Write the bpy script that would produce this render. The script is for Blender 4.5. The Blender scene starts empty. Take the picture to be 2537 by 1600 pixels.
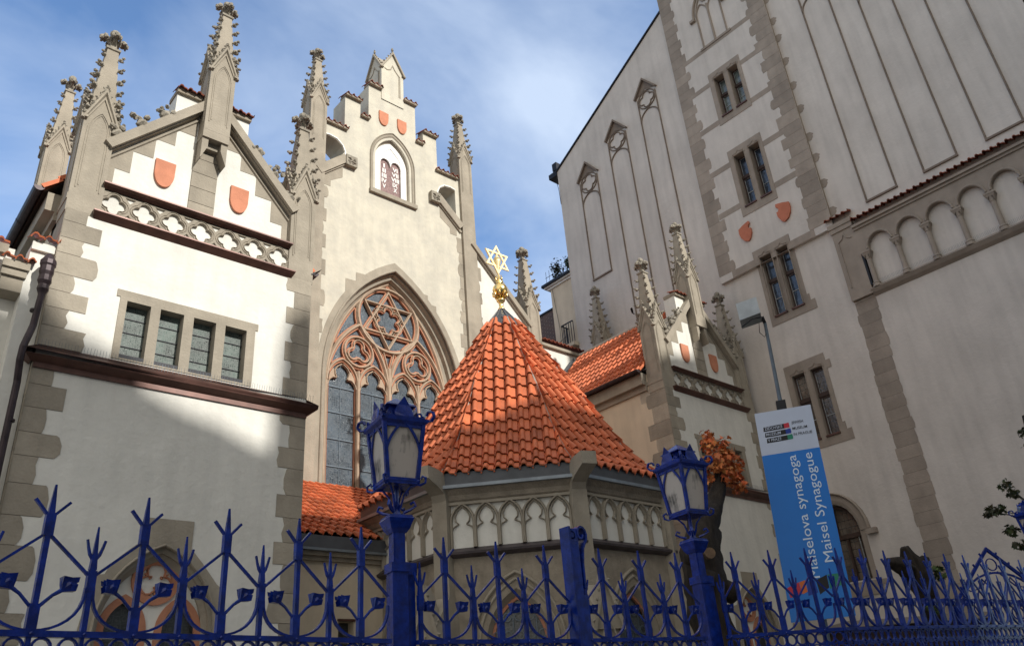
import bpy, bmesh, math, random
from mathutils import Vector, Matrix, noise
from mathutils.geometry import tessellate_polygon
R = math.radians
sc = bpy.context.scene
COL = sc.collection
random.seed(7)

# ------------------------------------------------------------------ camera
W, H = 2537, 1600
F = 1975.0
yaw, pit, rol = R(43.2), R(27.0), R(-4.94)
fwd = Vector((math.sin(yaw)*math.cos(pit), math.cos(yaw)*math.cos(pit), math.sin(pit)))
rt = Vector((math.cos(yaw), -math.sin(yaw), 0)); up = rt.cross(fwd)
r2 = rt*math.cos(rol) + up*math.sin(rol); u2 = -rt*math.sin(rol) + up*math.cos(rol)
cam = bpy.data.objects.new('camera', bpy.data.cameras.new('camera'))
COL.objects.link(cam)
cam.matrix_world = Matrix(((r2.x, u2.x, -fwd.x, 0), (r2.y, u2.y, -fwd.y, 0), (r2.z, u2.z, -fwd.z, 1.6), (0, 0, 0, 1)))
cam.data.sensor_width = 36; cam.data.lens = F/W*36
cam.data.clip_start = 0.05; cam.data.clip_end = 3000
sc.camera = cam

# ------------------------------------------------------------------ sky, sun, exposure
SUN_AZ, SUN_EL = 9.6, 30.0            # sun stands this far towards +X from -Y
wd = bpy.data.worlds.new('World'); sc.world = wd; wd.use_nodes = True
nt = wd.node_tree; nt.nodes.clear()
def wn(t): return nt.nodes.new(t)
out = wn('ShaderNodeOutputWorld'); bg = wn('ShaderNodeBackground'); sky = wn('ShaderNodeTexSky')
sky.sky_type = 'NISHITA'; sky.sun_disc = False
sky.sun_elevation = R(SUN_EL); sky.sun_rotation = R(180 - SUN_AZ)
sky.air_density = 1.0; sky.dust_density = 0.6; sky.ozone_density = 2.2
tc = wn('ShaderNodeTexCoord'); mp = wn('ShaderNodeMapping')
mp.inputs['Rotation'].default_value = (0.35, 0.5, 0.7); mp.inputs['Scale'].default_value = (1.0, 1.9, 2.6)
n1 = wn('ShaderNodeTexNoise'); n1.inputs['Scale'].default_value = 1.25; n1.inputs['Detail'].default_value = 7; n1.inputs['Roughness'].default_value = 0.52
n1.inputs['Distortion'].default_value = 0.5
rp = wn('ShaderNodeValToRGB'); rp.color_ramp.elements[0].position = 0.40; rp.color_ramp.elements[1].position = 0.67
rp.color_ramp.elements[0].color = (0.04, 0.04, 0.04, 1); rp.color_ramp.elements[1].color = (0.82, 0.82, 0.82, 1)
mx = wn('ShaderNodeMix'); mx.data_type = 'RGBA'
# clouds: bluish white ahead, warmer and denser behind the viewer, added to neutralise the blue fill
tn = wn('ShaderNodeMix'); tn.data_type = 'RGBA'; tn.blend_type = 'MULTIPLY'; tn.inputs['Factor'].default_value = 1; tn.inputs['B'].default_value = (0.84, 1.07, 1.26, 1)
dt = wn('ShaderNodeVectorMath'); dt.operation = 'DOT_PRODUCT'; dt.inputs[1].default_value = (-0.42, -0.88, 0.2)
br = wn('ShaderNodeMapRange'); br.inputs['From Min'].default_value = 0.0; br.inputs['From Max'].default_value = 0.5
am = wn('ShaderNodeMath'); am.operation = 'MAXIMUM'
cc = wn('ShaderNodeMix'); cc.data_type = 'RGBA'; cc.inputs['A'].default_value = (3.9, 4.6, 5.7, 1); cc.inputs['B'].default_value = (5.3, 5.15, 4.85, 1)
L = nt.links.new
L(tc.outputs['Generated'], mp.inputs['Vector']); L(mp.outputs[0], n1.inputs['Vector']); L(n1.outputs['Fac'], rp.inputs[0])
L(tc.outputs['Generated'], dt.inputs[0]); L(dt.outputs['Value'], br.inputs['Value']); L(rp.outputs[0], am.inputs[0]); L(br.outputs[0], am.inputs[1]); L(br.outputs[0], cc.inputs['Factor'])
L(am.outputs[0], mx.inputs['Factor']); L(sky.outputs[0], tn.inputs['A']); L(tn.outputs['Result'], mx.inputs['A']); L(cc.outputs['Result'], mx.inputs['B']); L(mx.outputs['Result'], bg.inputs[0])
bg.inputs[1].default_value = 0.15
L(bg.outputs[0], out.inputs[0])
sun = bpy.data.objects.new('sun', bpy.data.lights.new('sun', 'SUN')); COL.objects.link(sun)
sdir = Vector((math.sin(R(SUN_AZ))*math.cos(R(SUN_EL)), -math.cos(R(SUN_AZ))*math.cos(R(SUN_EL)), math.sin(R(SUN_EL))))
sun.rotation_euler = sdir.to_track_quat('Z', 'Y').to_euler()
sun.data.energy = 3.6; sun.data.angle = R(0.8); sun.data.color = (1.0, 0.965, 0.90)
sc.view_settings.view_transform = 'Standard'; sc.view_settings.look = 'None'
sc.view_settings.exposure = 0.35; sc.view_settings.gamma = 1

# ------------------------------------------------------------------ materials
def mat(name, col, rough=0.85, metal=0.0, var=0.12, nscale=3.0, bump=0.0, bscale=30.0, spec=0.3, tint=0.25, col2=None, streak=0.0, coat=0.0, zs=1.0):
    m = bpy.data.materials.new(name); m.use_nodes = True; t = m.node_tree; b = t.nodes['Principled BSDF']; l = t.links.new
    b.inputs['Roughness'].default_value = rough; b.inputs['Metallic'].default_value = metal
    b.inputs['Specular IOR Level'].default_value = spec
    if coat: b.inputs['Coat Weight'].default_value = coat; b.inputs['Coat Roughness'].default_value = 0.15
    geo = t.nodes.new('ShaderNodeNewGeometry')
    mpn = t.nodes.new('ShaderNodeMapping'); mpn.inputs['Scale'].default_value = (1, 1, zs); l(geo.outputs['Position'], mpn.inputs[0])
    n = t.nodes.new('ShaderNodeTexNoise'); n.inputs['Scale'].default_value = nscale; n.inputs['Detail'].default_value = 5; n.inputs['Roughness'].default_value = 0.6
    l(mpn.outputs[0], n.inputs['Vector'])
    mxx = t.nodes.new('ShaderNodeMix'); mxx.data_type = 'RGBA'
    c2 = col2 if col2 else tuple(c*(1-var*2.2) for c in col)
    mxx.inputs['A'].default_value = (*c2, 1); mxx.inputs['B'].default_value = (*col, 1)
    rr = t.nodes.new('ShaderNodeMapRange'); rr.inputs['From Min'].default_value = 0.35; rr.inputs['From Max'].default_value = 0.65
    l(n.outputs['Fac'], rr.inputs['Value']); l(rr.outputs[0], mxx.inputs['Factor'])
    cur = mxx.outputs['Result']
    if streak:
        n3 = t.nodes.new('ShaderNodeTexNoise'); n3.inputs['Scale'].default_value = 1.0; n3.inputs['Detail'].default_value = 6
        m3 = t.nodes.new('ShaderNodeMapping'); m3.inputs['Scale'].default_value = (4.5, 4.5, 0.55); l(geo.outputs['Position'], m3.inputs[0]); l(m3.outputs[0], n3.inputs['Vector'])
        r3 = t.nodes.new('ShaderNodeMapRange'); r3.inputs['From Min'].default_value = 0.42; r3.inputs['From Max'].default_value = 0.7
        r3.inputs['To Min'].default_value = 1.0; r3.inputs['To Max'].default_value = 1.0 - streak
        l(n3.outputs['Fac'], r3.inputs['Value'])
        v3 = t.nodes.new('ShaderNodeVectorMath'); v3.operation = 'SCALE'; l(cur, v3.inputs[0]); l(r3.outputs[0], v3.inputs['Scale']); cur = v3.outputs[0]
    if tint:
        a = t.nodes.new('ShaderNodeAttribute'); a.attribute_name = 'tint'
        ma = t.nodes.new('ShaderNodeMath'); ma.operation = 'MULTIPLY_ADD'; ma.inputs[1].default_value = tint; ma.inputs[2].default_value = 1.0
        l(a.outputs['Fac'], ma.inputs[0])
        vm = t.nodes.new('ShaderNodeVectorMath'); vm.operation = 'SCALE'; l(cur, vm.inputs[0]); l(ma.outputs[0], vm.inputs['Scale'])
        cur = vm.outputs[0]
    l(cur, b.inputs['Base Color'])
    if bump:
        n2 = t.nodes.new('ShaderNodeTexNoise'); n2.inputs['Scale'].default_value = bscale; n2.inputs['Detail'].default_value = 6
        l(mpn.outputs[0], n2.inputs['Vector'])
        bp = t.nodes.new('ShaderNodeBump'); bp.inputs['Strength'].default_value = bump; bp.inputs['Distance'].default_value = 0.02
        l(n2.outputs['Fac'], bp.inputs['Height']); l(bp.outputs[0], b.inputs['Normal'])
    return m
M = {}
M['plaster'] = mat('plaster_white', (0.755, 0.735, 0.67), 0.9, var=0.05, nscale=1.3, bump=0.5, bscale=11, tint=0.0, streak=0.08)
M['cream'] = mat('plaster_cream', (0.60, 0.56, 0.46), 0.9, var=0.05, nscale=2.2, bump=0.6, bscale=8, tint=0.0, col2=(0.51, 0.48, 0.405), streak=0.08)
M['greyplaster'] = mat('plaster_grey_white', (0.60, 0.545, 0.49), 0.92, var=0.06, nscale=0.7, bump=0.5, bscale=10, tint=0.0, streak=0.11)
M['yellow'] = mat('plaster_yellow', (0.66, 0.56, 0.42), 0.9, var=0.05, nscale=1.5, bump=0.3, tint=0.0, streak=0.1)
M['stone'] = mat('stone_beige', (0.375, 0.33, 0.262), 0.9, var=0.09, nscale=2.2, bump=0.45, bscale=25, tint=0.16, streak=0.10)
M['stonedark'] = mat('stone_weathered', (0.34, 0.29, 0.225), 0.9, var=0.12, nscale=5, bump=0.6, bscale=30, tint=0.2, streak=0.12)
M['carved'] = mat('stone_carved', (0.35, 0.315, 0.255), 0.92, var=0.16, nscale=9, bump=0.5, bscale=60, tint=0.2)
M['joint'] = mat('stone_joint', (0.17, 0.14, 0.11), 0.95, tint=0)
M['nstone'] = mat('stone_taupe', (0.33, 0.275, 0.225), 0.92, var=0.09, nscale=1.6, bump=0.4, bscale=20, tint=0.14, streak=0.1)
M['nline'] = mat('stone_dark_taupe', (0.215, 0.170, 0.135), 0.92, var=0.09, nscale=2, bump=0.3, bscale=20, tint=0)
M['njoint'] = mat('stone_taupe_joint', (0.19, 0.155, 0.125), 0.95, tint=0)
M['tile'] = mat('terracotta_tile', (0.62, 0.165, 0.064), 0.62, var=0.14, nscale=2.2, bump=0.3, bscale=50, spec=0.4, tint=0.5)
M['oldtile'] = mat('terracotta_old', (0.30, 0.085, 0.045), 0.8, var=0.2, nscale=8, bump=0.5, bscale=50, tint=0.5)
M['mortar'] = mat('mortar', (0.42, 0.38, 0.33), 0.95, var=0.1, nscale=6, bump=0.4, tint=0)
M['lead'] = mat('lead_flashing', (0.10, 0.105, 0.115), 0.5, metal=0.3, var=0.12, nscale=3, tint=0, spec=0.5)
M['pipe'] = mat('dark_downpipe', (0.055, 0.038, 0.042), 0.45, metal=0.3, var=0.2, nscale=6, tint=0)
M['ledge'] = mat('ledge_lead', (0.10, 0.082, 0.085), 0.5, metal=0.2, var=0.2, nscale=4, tint=0)
M['zinc'] = mat('zinc_edge', (0.26, 0.29, 0.32), 0.42, metal=0.5, var=0.12, nscale=4, tint=0)
M['copper'] = mat('brown_copper', (0.13, 0.060, 0.045), 0.42, metal=0.35, var=0.16, nscale=4, tint=0.3, spec=0.5, streak=0.2)
M['gold'] = mat('gilding', (1.0, 0.74, 0.30), 0.24, metal=1.0, var=0.05, tint=0)
M['blue'] = mat('blue_enamel_paint', (0.0015, 0.025, 0.27), 0.27, var=0.25, nscale=14, spec=0.5, tint=0.3, coat=0.0, bump=0.12, bscale=70)
M['palegold'] = mat('pale_gilding', (1.0, 0.84, 0.48), 0.42, metal=0.55, var=0.03, tint=0)
M['salmon'] = mat('salmon_stone', (0.50, 0.225, 0.135), 0.9, var=0.08, nscale=5, bump=0.3, tint=0)
M['tracery'] = mat('tracery_stone', (0.44, 0.335, 0.245), 0.9, var=0.07, nscale=4, bump=0.3, tint=0.1)
M['shield'] = mat('shield_terracotta', (0.60, 0.245, 0.145), 0.85, var=0.08, nscale=4, bump=0.3, tint=0)
M['nshield'] = mat('shield_red', (0.50, 0.17, 0.10), 0.88, var=0.08, nscale=4, bump=0.3, tint=0)
M['mauve'] = mat('tablet_porphyry', (0.33, 0.22, 0.21), 0.8, var=0.2, nscale=20, tint=0)
M['whitepaint'] = mat('white_paint', (0.85, 0.84, 0.80), 0.7, var=0.02, tint=0)
M['wood'] = mat('brown_window_wood', (0.055, 0.032, 0.024), 0.55, tint=0)
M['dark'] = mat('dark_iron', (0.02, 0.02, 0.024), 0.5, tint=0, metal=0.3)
M['dimroom'] = mat('dim_interior', (0.03, 0.03, 0.032), 0.9, tint=0)
M['bark'] = mat('bark', (0.040, 0.030, 0.022), 0.95, var=0.25, nscale=14, bump=1.0, bscale=28, tint=0, zs=0.25)
M['cutwood'] = mat('cut_wood', (0.20, 0.13, 0.08), 0.9, var=0.2, nscale=12, tint=0)
M['leafred'] = mat('leaf_orange', (0.62, 0.125, 0.045), 0.6, var=0.25, nscale=7, tint=0.6, col2=(0.46, 0.20, 0.05))
M['leafgreen'] = mat('leaf_green', (0.065, 0.105, 0.022), 0.55, var=0.25, nscale=8, tint=0.6)
M['leafdark'] = mat('leaf_dark', (0.028, 0.052, 0.014), 0.55, var=0.25, nscale=8, tint=0.6, col2=(0.045, 0.030, 0.012))
M['asphalt'] = mat('asphalt', (0.05, 0.05, 0.052), 0.9, bump=0.3, tint=0)
M['paving'] = mat('paving_setts', (0.33, 0.30, 0.26), 0.9, var=0.15, bump=0.5, tint=0)
M['signwhite'] = mat('sign_white', (0.50, 0.55, 0.66), 0.4, var=0.02, tint=0)
M['signblue'] = mat('sign_blue', (0.006, 0.165, 0.56), 0.35, var=0.02, tint=0)
M['ink'] = mat('sign_black', (0.008, 0.008, 0.010), 0.5, tint=0, var=0)
M['sred'] = mat('sign_red', (0.50, 0.03, 0.05), 0.5, tint=0, var=0)
M['sorange'] = mat('sign_orange', (0.60, 0.14, 0.03), 0.5, tint=0, var=0)
M['sblue'] = mat('sign_dark_blue', (0.012, 0.04, 0.27), 0.5, tint=0, var=0)
M['sgreen'] = mat('sign_green', (0.02, 0.20, 0.12), 0.5, tint=0, var=0)
M['lighttext'] = mat('sign_pale_letters', (0.62, 0.72, 0.82), 0.5, tint=0, var=0)
M['greymetal'] = mat('grey_painted_metal', (0.13, 0.16, 0.19), 0.45, metal=0.3, tint=0)
M['palegrey'] = mat('pale_grey_housing', (0.42, 0.44, 0.44), 0.5, tint=0)
M['render'] = mat('plaster_facade', (0.66, 0.58, 0.46), 0.9, tint=0)

def glassmat(name, base, lead, sx, sy, rough=0.12, ring=False, leadw=0.05, vary=0.5, spec=0.8):
    m = bpy.data.materials.new(name); m.use_nodes = True; t = m.node_tree; b = t.nodes['Principled BSDF']; l = t.links.new
    b.inputs['Roughness'].default_value = rough; b.inputs['Specular IOR Level'].default_value = spec
    tc = t.nodes.new('ShaderNodeTexCoord'); mp = t.nodes.new('ShaderNodeMapping'); mp.inputs['Scale'].default_value = (sx, sx, sy)
    l(tc.outputs['Object'], mp.inputs[0])
    v = t.nodes.new('ShaderNodeTexVoronoi'); v.feature = 'DISTANCE_TO_EDGE'; v.inputs['Scale'].default_value = 1; v.inputs['Randomness'].default_value = 0.0 if not ring else 0.25
    l(mp.outputs[0], v.inputs['Vector'])
    v2 = t.nodes.new('ShaderNodeTexVoronoi'); v2.inputs['Scale'].default_value = 1; v2.inputs['Randomness'].default_value = 0.0 if not ring else 0.25
    l(mp.outputs[0], v2.inputs['Vector'])
    lt = t.nodes.new('ShaderNodeMath'); lt.operation = 'LESS_THAN'; lt.inputs[1].default_value = leadw; l(v.outputs['Distance'], lt.inputs[0])
    mask = lt.outputs[0]
    if ring:
        r = t.nodes.new('ShaderNodeMath'); r.operation = 'COMPARE'; r.inputs[1].default_value = 0.32; r.inputs[2].default_value = 0.06; l(v2.outputs['Distance'], r.inputs[0])
        mxm = t.nodes.new('ShaderNodeMath'); mxm.operation = 'MAXIMUM'; l(lt.outputs[0], mxm.inputs[0]); l(r.outputs[0], mxm.inputs[1]); mask = mxm.outputs[0]
    n = t.nodes.new('ShaderNodeTexNoise'); n.inputs['Scale'].default_value = 2.6; n.inputs['Detail'].default_value = 6
    l(tc.outputs['Object'], n.inputs['Vector'])
    mr = t.nodes.new('ShaderNodeMapRange'); mr.inputs['From Min'].default_value = 0.35; mr.inputs['From Max'].default_value = 0.7
    mr.inputs['To Min'].default_value = 1-vary; mr.inputs['To Max'].default_value = 1+vary*1.2; l(n.outputs['Fac'], mr.inputs['Value'])
    vm = t.nodes.new('ShaderNodeVectorMath'); vm.operation = 'SCALE'; vm.inputs[0].default_value = base; l(mr.outputs[0], vm.inputs['Scale'])
    mx = t.nodes.new('ShaderNodeMix'); mx.data_type = 'RGBA'; l(mask, mx.inputs['Factor']); l(vm.outputs[0], mx.inputs['A']); mx.inputs['B'].default_value = (*lead, 1)
    l(mx.outputs['Result'], b.inputs['Base Color'])
    bp = t.nodes.new('ShaderNodeBump'); bp.inputs['Strength'].default_value = 0.5; bp.inputs['Distance'].default_value = 0.01
    n2 = t.nodes.new('ShaderNodeTexNoise'); n2.inputs['Scale'].default_value = 9; l(mp.outputs[0], n2.inputs['Vector'])
    n2.inputs['Scale'].default_value = 2.2
    l(n2.outputs['Fac'], bp.inputs['Height']); l(bp.outputs[0], b.inputs['Normal'])
    return m
M['navglass'] = glassmat('leaded_glass_grey', (0.05, 0.068, 0.088), (0.16, 0.185, 0.205), 15, 15, 0.16, True, 0.06)
M['wingglass'] = glassmat('wire_meshed_glass', (0.055, 0.082, 0.070), (0.20, 0.22, 0.205), 26, 26, 0.5, True, 0.08, vary=0.95, spec=0.25)
M['blueglass'] = glassmat('leaded_glass_blue', (0.045, 0.062, 0.09), (0.025, 0.03, 0.035), 7, 5, 0.08, False, 0.03)
M['clearglass'] = glassmat('leaded_glass_pale', (0.16, 0.19, 0.18), (0.03, 0.045, 0.04), 7, 5, 0.10, False, 0.03)
M['brownglass'] = glassmat('leaded_glass_brown', (0.085, 0.065, 0.05), (0.02, 0.02, 0.02), 8, 5, 0.14, False, 0.04)
M['doorglass'] = glassmat('grille_glass', (0.02, 0.024, 0.024), (0.05, 0.056, 0.056), 9, 9, 0.3, True, 0.05)
def frosted():
    m = bpy.data.materials.new('frosted_lamp_glass'); m.use_nodes = True; t = m.node_tree; b = t.nodes['Principled BSDF']; l = t.links.new
    tc = t.nodes.new('ShaderNodeTexCoord'); mp = t.nodes.new('ShaderNodeMapping'); mp.inputs['Scale'].default_value = (55, 55, 2.5); l(tc.outputs['Object'], mp.inputs[0])
    n = t.nodes.new('ShaderNodeTexNoise'); n.inputs['Scale'].default_value = 1; n.inputs['Detail'].default_value = 3; l(mp.outputs[0], n.inputs['Vector'])
    n2 = t.nodes.new('ShaderNodeTexNoise'); n2.inputs['Scale'].default_value = 6; n2.inputs['Detail'].default_value = 5; l(tc.outputs['Object'], n2.inputs['Vector'])
    cr = t.nodes.new('ShaderNodeValToRGB'); cr.color_ramp.elements[0].position = 0.36; cr.color_ramp.elements[0].color = (0.07, 0.065, 0.06, 1)
    cr.color_ramp.elements[1].position = 0.50; cr.color_ramp.elements[1].color = (0.50, 0.44, 0.385, 1)
    ad = t.nodes.new('ShaderNodeMath'); ad.operation = 'MULTIPLY_ADD'; ad.inputs[1].default_value = 0.22; l(n.outputs['Fac'], ad.inputs[0]); 
    sb = t.nodes.new('ShaderNodeMath'); sb.operation = 'MULTIPLY'; sb.inputs[1].default_value = 0.8; l(n2.outputs['Fac'], sb.inputs[0]); l(sb.outputs[0], ad.inputs[2])
    l(ad.outputs[0], cr.inputs[0]); l(cr.outputs[0], b.inputs['Base Color']); b.inputs['Roughness'].default_value = 0.35
    bp = t.nodes.new('ShaderNodeBump'); bp.inputs['Strength'].default_value = 0.4; bp.inputs['Distance'].default_value = 0.004; l(n.outputs['Fac'], bp.inputs['Height']); l(bp.outputs[0], b.inputs['Normal'])
    return m
M['lampglass'] = frosted()
def brickmat():
    m = bpy.data.materials.new('dark_brick'); m.use_nodes = True; t = m.node_tree; b = t.nodes['Principled BSDF']; l = t.links.new
    g = t.nodes.new('ShaderNodeNewGeometry'); s = t.nodes.new('ShaderNodeSeparateXYZ'); c = t.nodes.new('ShaderNodeCombineXYZ')
    l(g.outputs['Position'], s.inputs[0]); ad = t.nodes.new('ShaderNodeMath'); l(s.outputs[0], ad.inputs[0]); l(s.outputs[1], ad.inputs[1]); l(ad.outputs[0], c.inputs[0]); l(s.outputs[2], c.inputs[1])
    k = t.nodes.new('ShaderNodeTexBrick'); k.inputs['Scale'].default_value = 1; k.inputs['Brick Width'].default_value = 0.3; k.inputs['Row Height'].default_value = 0.09
    k.inputs['Mortar Size'].default_value = 0.012; k.inputs['Color1'].default_value = (0.10, 0.055, 0.045, 1); k.inputs['Color2'].default_value = (0.055, 0.035, 0.035, 1); k.inputs['Mortar'].default_value = (0.20, 0.17, 0.15, 1)
    l(c.outputs[0], k.inputs['Vector']); l(k.outputs['Color'], b.inputs['Base Color']); b.inputs['Roughness'].default_value = 0.9
    return m
M['brick'] = brickmat()

# ------------------------------------------------------------------ mesh helpers
class MB:
    """collects faces given in facade coordinates (u along, v up, d outwards)"""
    def __init__(s, o=(0, 0, 0), U=(1, 0, 0), N=(0, -1, 0), V=(0, 0, 1)):
        s.v = []; s.f = []; s.t = []; s.tint = 0.0
        s.o = Vector(o); s.U = Vector(U); s.N = Vector(N); s.V = Vector(V)
    def P(s, u, v, d): return s.o + s.U*u + s.V*v + s.N*d
    def add(s, pts, faces):
        b = len(s.v); s.v += [s.P(*p) for p in pts]; s.f += [tuple(b+i for i in f) for f in faces]; s.t += [s.tint]*len(faces)
        return s
    def box(s, u0, u1, v0, v1, d0, d1):
        return s.add([(u0,v0,d0),(u1,v0,d0),(u1,v1,d0),(u0,v1,d0),(u0,v0,d1),(u1,v0,d1),(u1,v1,d1),(u0,v1,d1)],
                     [(0,3,2,1),(4,5,6,7),(0,1,5,4),(1,2,6,5),(2,3,7,6),(3,0,4,7)])
    def plate(s, outer, holes=(), d0=0.0, d1=0.02, back=False):
        """outline with holes: front face at d1, edges running back to d0"""
        loops = [list(outer)] + [list(h) for h in holes]
        tris = tessellate_polygon([[Vector((p[0], p[1], 0)) for p in lp] for lp in loops])
        flat = [p for lp in loops for p in lp]
        s.add([(p[0], p[1], d1) for p in flat], [tuple(t) for t in tris])
        if back: s.add([(p[0], p[1], d0) for p in flat], [tuple(t) for t in tris])
        if d0 != d1:
            for lp in loops:
                n = len(lp)
                s.add([(p[0], p[1], d1) for p in lp] + [(p[0], p[1], d0) for p in lp], [(i, (i+1) % n, n+(i+1) % n, n+i) for i in range(n)])
        return s
    def strip(s, path, w, d0, d1, closed=False, prof='box'):
        n = len(path); offs = []
        for i in range(n):
            a = path[i-1] if (i > 0 or closed) else path[i]; b = path[i]; c = path[(i+1) % n] if (i < n-1 or closed) else path[i]
            t1 = Vector((b[0]-a[0], b[1]-a[1])); t2 = Vector((c[0]-b[0], c[1]-b[1]))
            if t1.length < 1e-9: t1 = t2
            if t2.length < 1e-9: t2 = t1
            t1.normalize(); t2.normalize(); nn = Vector((-t1.y-t2.y, t1.x+t2.x))
            if nn.length < 1e-6: nn = Vector((-t1.y, t1.x))
            nn.normalize(); cs = max(0.35, nn.dot(Vector((-t1.y, t1.x)))); offs.append(nn/cs)
        if prof == 'box': pr = [(-.5, 0), (-.5, 1), (.5, 1), (.5, 0)]
        elif prof == 'round': pr = [(-.5, 0), (-.5, .45), (-.3, .85), (0, 1), (.3, .85), (.5, .45), (.5, 0)]
        else: pr = [(-.5, 0), (-.5, .4), (-.18, 1), (.18, 1), (.5, .4), (.5, 0)]
        k = len(pr); pts = []; fs = []
        for i in range(n):
            for (a, b) in pr: pts.append((path[i][0]+offs[i].x*a*w, path[i][1]+offs[i].y*a*w, d0+(d1-d0)*b))
        for i in range(n if closed else n-1):
            j = (i+1) % n
            for q in range(k-1): fs.append((i*k+q, j*k+q, j*k+q+1, i*k+q+1))
        if not closed: fs.append(tuple(range(k))); fs.append(tuple((n-1)*k+q for q in range(k)))
        return s.add(pts, fs)
    def loft(s, A, B, dA, dB, closed=False):
        n = len(A)
        return s.add([(p[0], p[1], dA) for p in A]+[(p[0], p[1], dB) for p in B], [(i, (i+1) % n, n+(i+1) % n, n+i) for i in range(n if closed else n-1)])
    def tube(s, path, r, seg=6, taper=None, cap=True):
        """path of (u,v,d); r number or list"""
        n = len(path); rs = r if isinstance(r, (list, tuple)) else [r]*n
        pts = []; fs = []
        P = [Vector(p) for p in path]; ref = Vector((0.13, 0.21, 0.97))
        for i in range(n):
            t = (P[min(i+1, n-1)]-P[max(i-1, 0)]).normalized()
            if abs(t.dot(ref)) > 0.95: ref = Vector((0.9, 0.1, 0.2))
            a = t.cross(ref).normalized(); b = t.cross(a).normalized(); ref = -b if False else ref
            for k in range(seg):
                an = 2*math.pi*k/seg; q = P[i]+(a*math.cos(an)+b*math.sin(an))*rs[i]; pts.append(tuple(q))
        for i in range(n-1):
            for k in range(seg): fs.append((i*seg+k, i*seg+(k+1) % seg, (i+1)*seg+(k+1) % seg, (i+1)*seg+k))
        if cap: fs.append(tuple(range(seg))); fs.append(tuple((n-1)*seg+k for k in range(seg)))
        return s.add(pts, fs)
    def bar(s, a, b, w, h=None, up=(0, 0, 1)):
        """square bar between two (u,v,d) points"""
        h = h or w; A = Vector(a); B = Vector(b); t = (B-A).normalized(); ref = Vector(up)
        if abs(t.dot(ref)) > 0.98: ref = Vector((1, 0, 0))
        x = t.cross(ref).normalized()*w/2; y = t.cross(x).normalized()*h/2
        pts = [A-x-y, A+x-y, A+x+y, A-x+y, B-x-y, B+x-y, B+x+y, B-x+y]
        return s.add([tuple(p) for p in pts], [(0,3,2,1),(4,5,6,7),(0,1,5,4),(1,2,6,5),(2,3,7,6),(3,0,4,7)])
    def blob(s, c, r, sy=1.0, jit=0.0, sub=1):
        rr = r if isinstance(r, (tuple, list)) else (r, r, r)
        V0, F0 = ICO
        pts = []
        for q in V0:
            k = 1+random.uniform(-jit, jit)
            pts.append((c[0]+q[0]*rr[0]*k, c[1]+q[1]*rr[1]*k, c[2]+q[2]*rr[2]*k))
        return s.add(pts, F0)
    def lathe(s, c, prof, seg=16, sq=False):
        """c=(u,d) centre; prof list of (r,v)"""
        pts = []; fs = []; n = len(prof)
        off = math.pi/seg if sq else 0
        for r, v in prof:
            for k in range(seg):
                a = 2*math.pi*k/seg+off; pts.append((c[0]+r*math.cos(a), v, c[1]+r*math.sin(a)))
        for i in range(n-1):
            for k in range(seg): fs.append((i*seg+k, i*seg+(k+1) % seg, (i+1)*seg+(k+1) % seg, (i+1)*seg+k))
        fs.append(tuple(range(seg))); fs.append(tuple((n-1)*seg+k for k in range(seg)))
        return s.add(pts, fs)
def _ico():
    bm = bmesh.new(); bmesh.ops.create_icosphere(bm, subdivisions=1, radius=1)
    r = ([tuple(v.co) for v in bm.verts], [tuple(v.index for v in f.verts) for f in bm.faces]); bm.free(); return r
ICO = _ico()
def obj(name, mb, m, parent=None, shift=None, smooth=False, label=None):
    me = bpy.data.meshes.new(name)
    root = parent
    while root is not None and root.parent is not None: root = root.parent
    base = Vector((0, 0, 0))
    if root is not None and root.get('_w'): base = Vector(root['_w'])
    own = Vector((0, 0, 0))
    if parent is None and mb.v and not shift:
        xs = [v.x for v in mb.v]; ys = [v.y for v in mb.v]; zs = [v.z for v in mb.v]
        own = Vector(((min(xs)+max(xs))/2, (min(ys)+max(ys))/2, min(zs)))
    off = base+own
    me.from_pydata([tuple(v-off) for v in mb.v], [], mb.f)
    if any(mb.t):
        at = me.attributes.new('tint', 'FLOAT', 'FACE'); at.data.foreach_set('value', mb.t)
    me.validate()
    bm = bmesh.new(); bm.from_mesh(me); bmesh.ops.recalc_face_normals(bm, faces=bm.faces); bm.to_mesh(me); bm.free()
    me.materials.append(M[m] if isinstance(m, str) else m)
    if smooth:
        for p in me.polygons: p.use_smooth = True
    o = bpy.data.objects.new(name, me); COL.objects.link(o)
    o.location = own
    if parent is not None: o.parent = parent
    if label: o['label'] = label
    return o
def thing(name, label, cat, loc=(0, 0, 0), group=None, rotz=0, world=True):
    o = bpy.data.objects.new(name, None); COL.objects.link(o); o.location = loc; o.rotation_euler = (0, 0, rotz); o.empty_display_size = 0.2
    if world: o['_w'] = tuple(loc)
    o['label'] = label; o['category'] = cat
    if group: o['group'] = group
    return o
def tag(o, label, cat, group=None, kind=None):
    if label: o['label'] = label
    if cat: o['category'] = cat
    if group: o['group'] = group
    if kind: o['kind'] = kind
    return o
def struct(o): o['kind'] = 'structure'; return o
def dup(o, parent=None, off=(0, 0, 0)):
    c = o.copy(); COL.objects.link(c)
    if parent is not None: c.parent = parent
    c.location = Vector(o.location)+Vector(off)
    for ch in list(o.children): dup(ch, c)
    return c

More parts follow.
